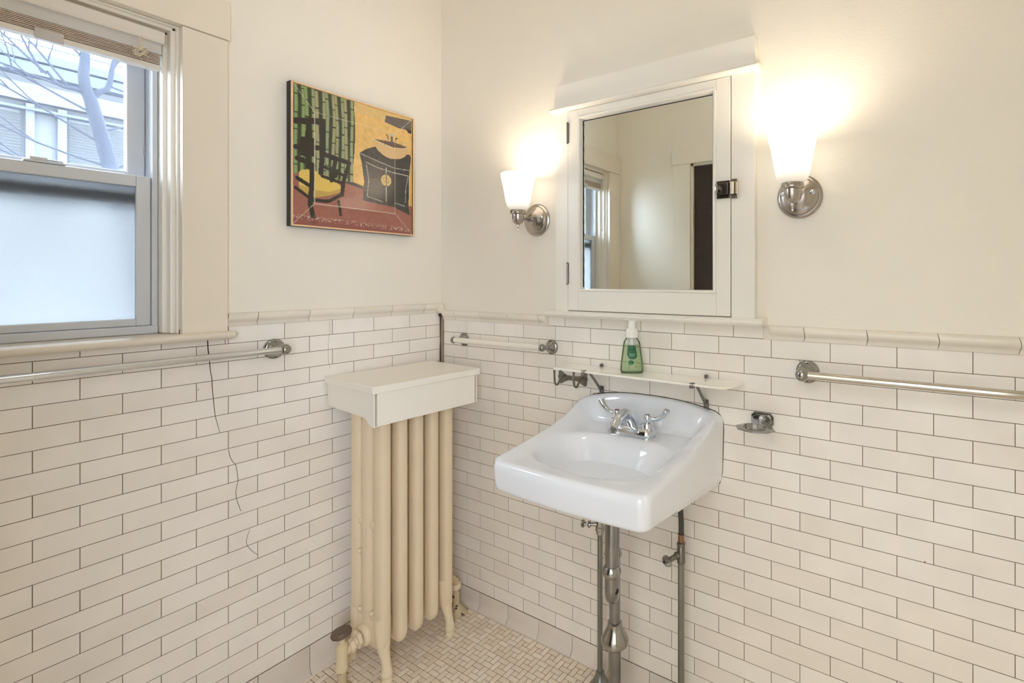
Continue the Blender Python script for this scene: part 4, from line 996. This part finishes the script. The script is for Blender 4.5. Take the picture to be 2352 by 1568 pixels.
# steam valve by the near end, pipe to the floor
rv = tag(empty('radiator_valve', (.15, -.51, 0)), 'cream painted radiator valve and pipe with a worn brown round handle', 'valve')
VX, VY = .150, -.505
b = MB(); b.tube([(VX, VY, .0), (VX, VY, .085)], .0138, 22); b.build('pipe', M_CHIP, rv)
b = MB(); b.lathe([(.0145, .058), (.018, .060), (.018, .074), (.0165, .078), (.0172, .11), (.0175, .130), (.016, .141), (.012, .145), (.009, .149), (.009, .168)], (VX, VY, 0), (0,0,1), 26)
b.tube([(VX, VY, .108), (VX, VY+.020, .113), (VX, VY+.032, .117)], [.013, .013, .015], 20); vb = b.build('valve_body', mat('cream_valve_paint', srgb(222, 206, 170), .45, var=.1, vscale=12, speck=(srgb(60, 42, 28), 42, .70)), rv)
b = MB(); b.lathe([(.0001, 0), (.019, 0), (.0215, .003), (.0215, .012), (.018, .014)], (VX, VY+.024, .117), (0, 1, .10), 6); b.lathe([(.015, 0), (.015, .012)], (VX, VY+.034, .121), (0, 1, .1), 22)
b.lathe([(.0001, 0), (.025, 0), (.028, .003), (.028, .010), (.0001, .012)], (VX, VY+.044, .126), (0, 1, 0), 6); b.build('union_nut', M_IRON, rv)
b = MB(); b.lathe([(.0001, 0), (.011, 0), (.012, .003), (.022, .005), (.0295, .011), (.0310, .018), (.027, .025), (.015, .027), (.006, .0258), (.0001, .0266)], (VX, VY, .160), (-.14, -.06, 1), 32); b.build('handle', M_WOODK, rv)
b = MB(); b.lathe([(.030, 0), (.030, .003), (.022, .010), (.015, .014)], (VX, VY, .0), (0,0,1), 30); b.build('floor_flange', M_CHIP, rv)
# small nut resting on the floor by the pipe
# riser at the far end, in the corner
rs = tag(empty('steam_riser', (.17, -.065, 0)), 'chipped cream pipe elbow with floor flange between radiator and corner', 'pipe')
b = MB(); P = smooth_path([(.165, -.064, .0), (.165, -.064, .07), (.164, -.066, .118), (.160, -.082, .138), (.154, -.105, .143), (.150, -.135, .145)], 5); b.tube(P, .0145, 18); b.build('elbow', M_CHIP, rs)
b = MB(); b.lathe([(.044, 0), (.045, .004), (.036, .010), (.030, .016), (.026, .022), (.018, .030), (.015, .034)], (.165, -.064, 0), (0,0,1), 30); b.build('floor_flange', M_CHIP, rs)
b = MB(); b.lathe([(.019, 0), (.0205, .003), (.0205, .016), (.019, .02)], (.164, -.064, .095), (0,0,1), 18); b.build('collar', M_IRON, rs)

# cover box on the radiator
cv = tag(empty('radiator_cover', (.16, -.28, .86)), 'white painted wooden box cover sitting on top of the radiator', 'radiator cover')
A, B_, C_, D_ = (.003, -.482), (.305, -.500), (.325, -.088), (.023, -.068)
def lerp2(s, t_):   # s along depth 0..1 from the wall, t_ along length from near end
    p = Vector(A)*(1-s)*(1-t_)+Vector(B_)*s*(1-t_)+Vector(C_)*s*t_+Vector(D_)*(1-s)*t_; return p
def slab(s0, s1, t0_, t1_, z0, z1, b):
    c = [lerp2(s0, t0_), lerp2(s1, t0_), lerp2(s1, t1_), lerp2(s0, t1_)]; b.prism([tuple(q) for q in c], z0, z1, 'xy')
b = MB(); slab(0, 1, 0, 1, .9485, .971, b); b.build('top_board', M_BOX, cv, 30, bevel=.0025)
b = MB(); slab(.925, .972, .025, .975, .846, .9485, b); b.build('front_board', M_BOX, cv, 30, bevel=.002)
for nm, ta, tb in (('end_board', .020, .048), ('end_board', .952, .980)):
    b = MB(); pr = [(.03, .9485), (.925, .9485), (.955, .9485), (.972, .9485), (.972, .846), (.93, .8465), (.88, .851), (.84, .862), (.80, .868), (.70, .869), (.20, .872), (.03, .876)]
    vs = []
    for t_ in (ta, tb):
        for s, z in pr: q = lerp2(s, t_); vs.append((q.x, q.y, z))
    n = len(pr); b.add(vs, [list(range(n)), [n+i for i in range(n)]]+[(i, (i+1) % n, n+(i+1) % n, n+i) for i in range(n)]); b.build(nm, M_BOX, cv, 30)

# ------------------------------------------------------------------ ceiling lamps added for fill light (out of frame)
hp = tag(empty('hall_fill_lamp', (1.75, -2.45, RZ)), 'square fill lamp added on the unseen hallway ceiling behind the doorway', 'ceiling lamp')
b = MB(); b.box(1.38, 2.12, -2.82, -2.08, 2.585, RZ); b.build('base', M_TRIM, hp, 0)
cl = tag(empty('fill_ceiling_lamp', (.95, -.95, RZ)), 'round flush fill lamp added in the middle of the unseen bathroom ceiling', 'ceiling lamp')
b = MB(); b.lathe([(.0001, 0), (.15, 0), (.15, -.02), (.14, -.025)], (.95, -.95, RZ), (0,0,1), 36); b.build('base', M_NICKEL, cl)
b = MB(); b.lathe([(.138, -.022), (.13, -.055), (.09, -.080), (.0001, -.092)], (.95, -.95, RZ), (0,0,1), 36)
lampm = mat('fill_lamp_glass', (.9, .9, .88, 1), .3, emis=(.93, .965, 1, 1), estr=CEIL_FILL_W); b.build('globe', lampm, cl)

# ------------------------------------------------------------------ outside
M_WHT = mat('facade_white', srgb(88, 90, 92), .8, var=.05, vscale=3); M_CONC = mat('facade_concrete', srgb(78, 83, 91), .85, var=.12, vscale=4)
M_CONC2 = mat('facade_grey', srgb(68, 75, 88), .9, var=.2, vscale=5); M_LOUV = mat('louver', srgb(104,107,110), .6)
ot = tag(empty('apartment_building', (-6.3, 0, 0)), 'pale apartment block seen through the clear upper window pane', 'building')
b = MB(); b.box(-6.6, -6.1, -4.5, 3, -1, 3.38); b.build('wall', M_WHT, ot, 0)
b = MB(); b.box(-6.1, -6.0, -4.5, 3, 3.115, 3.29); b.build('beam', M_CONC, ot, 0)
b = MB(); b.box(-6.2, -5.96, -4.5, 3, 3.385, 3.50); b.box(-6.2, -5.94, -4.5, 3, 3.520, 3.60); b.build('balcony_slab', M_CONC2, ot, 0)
b = MB(); b.box(-6.15, -6.02, -4.5, 3, 3.50, 3.52); b.box(-6.15, -6.02, -4.5, 3, 3.60, 3.65); b.build('slab_edge', M_WHT, ot, 0)
b = MB(); b.box(-6.06, -6.03, -4.5, 3, 3.71, 3.722); b.box(-6.06, -6.03, -4.5, 3, 3.86, 3.875)
k = -3.0
while k < 3: b.box(-6.05, -6.04, k, k+.008, 3.65, 3.87); k += .045
b.build('railing', M_CONC, ot, 0)
for y0, y1 in ((-1.25, -1.05), (-.60, -.258), (.08, .6)):
    b = MB(); z = 2.3
    while z < 3.01: b.add([(-6.09, y0, z), (-6.09, y1, z), (-6.04, y1, z-.018), (-6.04, y0, z-.018), (-6.09, y0, z-.004), (-6.09, y1, z-.004)], [(0,1,2,3), (4,5,2,3)]); z += .030
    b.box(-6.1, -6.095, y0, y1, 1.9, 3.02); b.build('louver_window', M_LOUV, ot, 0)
for y0, y1 in ((-.230, -.173), (-.009, .056)):
    b = MB(); b.box(-6.1, -6.02, y0, y1, 1.5, 3.09); b.build('post', M_CONC, ot, 0)
b = MB(); b.box(-6.12, -5.98, -4.5, 3, 3.020, 3.045); b.build('ledge', M_CONC2, ot, 0)
# tree
M_BARK = mat('tree_bark', srgb(34, 38, 50), .9, var=.35, vscale=18, bump=.8, bscale=25)
te = tag(empty('bare_tree', (-3, -.2, -1)), 'bare winter tree outside between the window and the pale building', 'tree')
random.seed(11)
def TP(a, z, dx=0): return Vector((-3+dx, -a, z))
b = MB(); P = smooth_path([TP(.05, .5), TP(.20, 1.5), TP(.27, 1.85), TP(.304, 2.036), TP(.341, 2.214), TP(.382, 2.394), TP(.404, 2.495), TP(.425, 2.56), TP(.437, 2.65), TP(.43, 2.80), TP(.45, 3.1)], 5); n = len(P)
b.tube(P, [.046-.026*(i/(n-1))**1.6 for i in range(n)], 14)
P = smooth_path([TP(.405, 2.50), TP(.364, 2.558), TP(.318, 2.611), TP(.294, 2.774), TP(.25, 2.95)], 5); n = len(P); b.tube(P, [.022-.012*i/(n-1) for i in range(n)], 10)
P = smooth_path([TP(.425, 2.54), TP(.48, 2.545), TP(.55, 2.55), TP(.60, 2.62)], 5); n = len(P); b.tube(P, [.018-.012*i/(n-1) for i in range(n)], 10)
b.build('trunk', M_BARK, te, 60)
b = MB()
def twig(p, d, L, r, dep):
    pts = [p]; q = p.copy(); dd = d.copy()
    for i in range(6): dd = (dd+Vector((random.uniform(-.10, .10), random.uniform(-.18, .18), random.uniform(-.10, .16)))).normalized(); q = q+dd*(L/6); pts.append(q.copy())
    b.tube(pts, [r*(1-.11*i) for i in range(7)], 5)
    if dep > 0:
        for i in range(2, 6):
            if random.random() < .8: twig(pts[i], (dd+Vector((random.uniform(-.3, .3), random.uniform(-.9, .9), random.uniform(-.3, .6)))).normalized(), L*.55, r*.55, dep-1)
for a, z, d, L in ((.60, 2.60, (0, -.8, .6), .5), (.56, 2.55, (0, -.7, .1), .6), (.50, 2.54, (0, -.6, .7), .5), (.62, 2.60, (0, -.4, .9), .4), (.30, 2.72, (0, .3, .9), .4), (.33, 2.62, (0, .6, -.2), .4), (.30, 2.06, (0, -.95, .35), 1.1), (.33, 2.2, (0, -.9, .38), 1.0), (.27, 1.9, (0, -.95, .28), 1.2), (.38, 2.4, (0, -.8, .30), .8), (.43, 2.75, (0, -.7, .5), .6), (.43, 2.85, (0, .6, .5), .5), (.35, 2.3, (0, .8, .3), .5), (.30, 2.05, (0, .8, .5), .5)):
    twig(TP(a, z), Vector(d), L, .0075, 2)
b.build('branches', M_BARK, te, 60)
b = MB(); b.box(-12, -.5, -8, 6, -1.3, -1.2); struct(b.build('ground', mat('pavement', srgb(80, 82, 86), .9, var=.1), smooth=0))
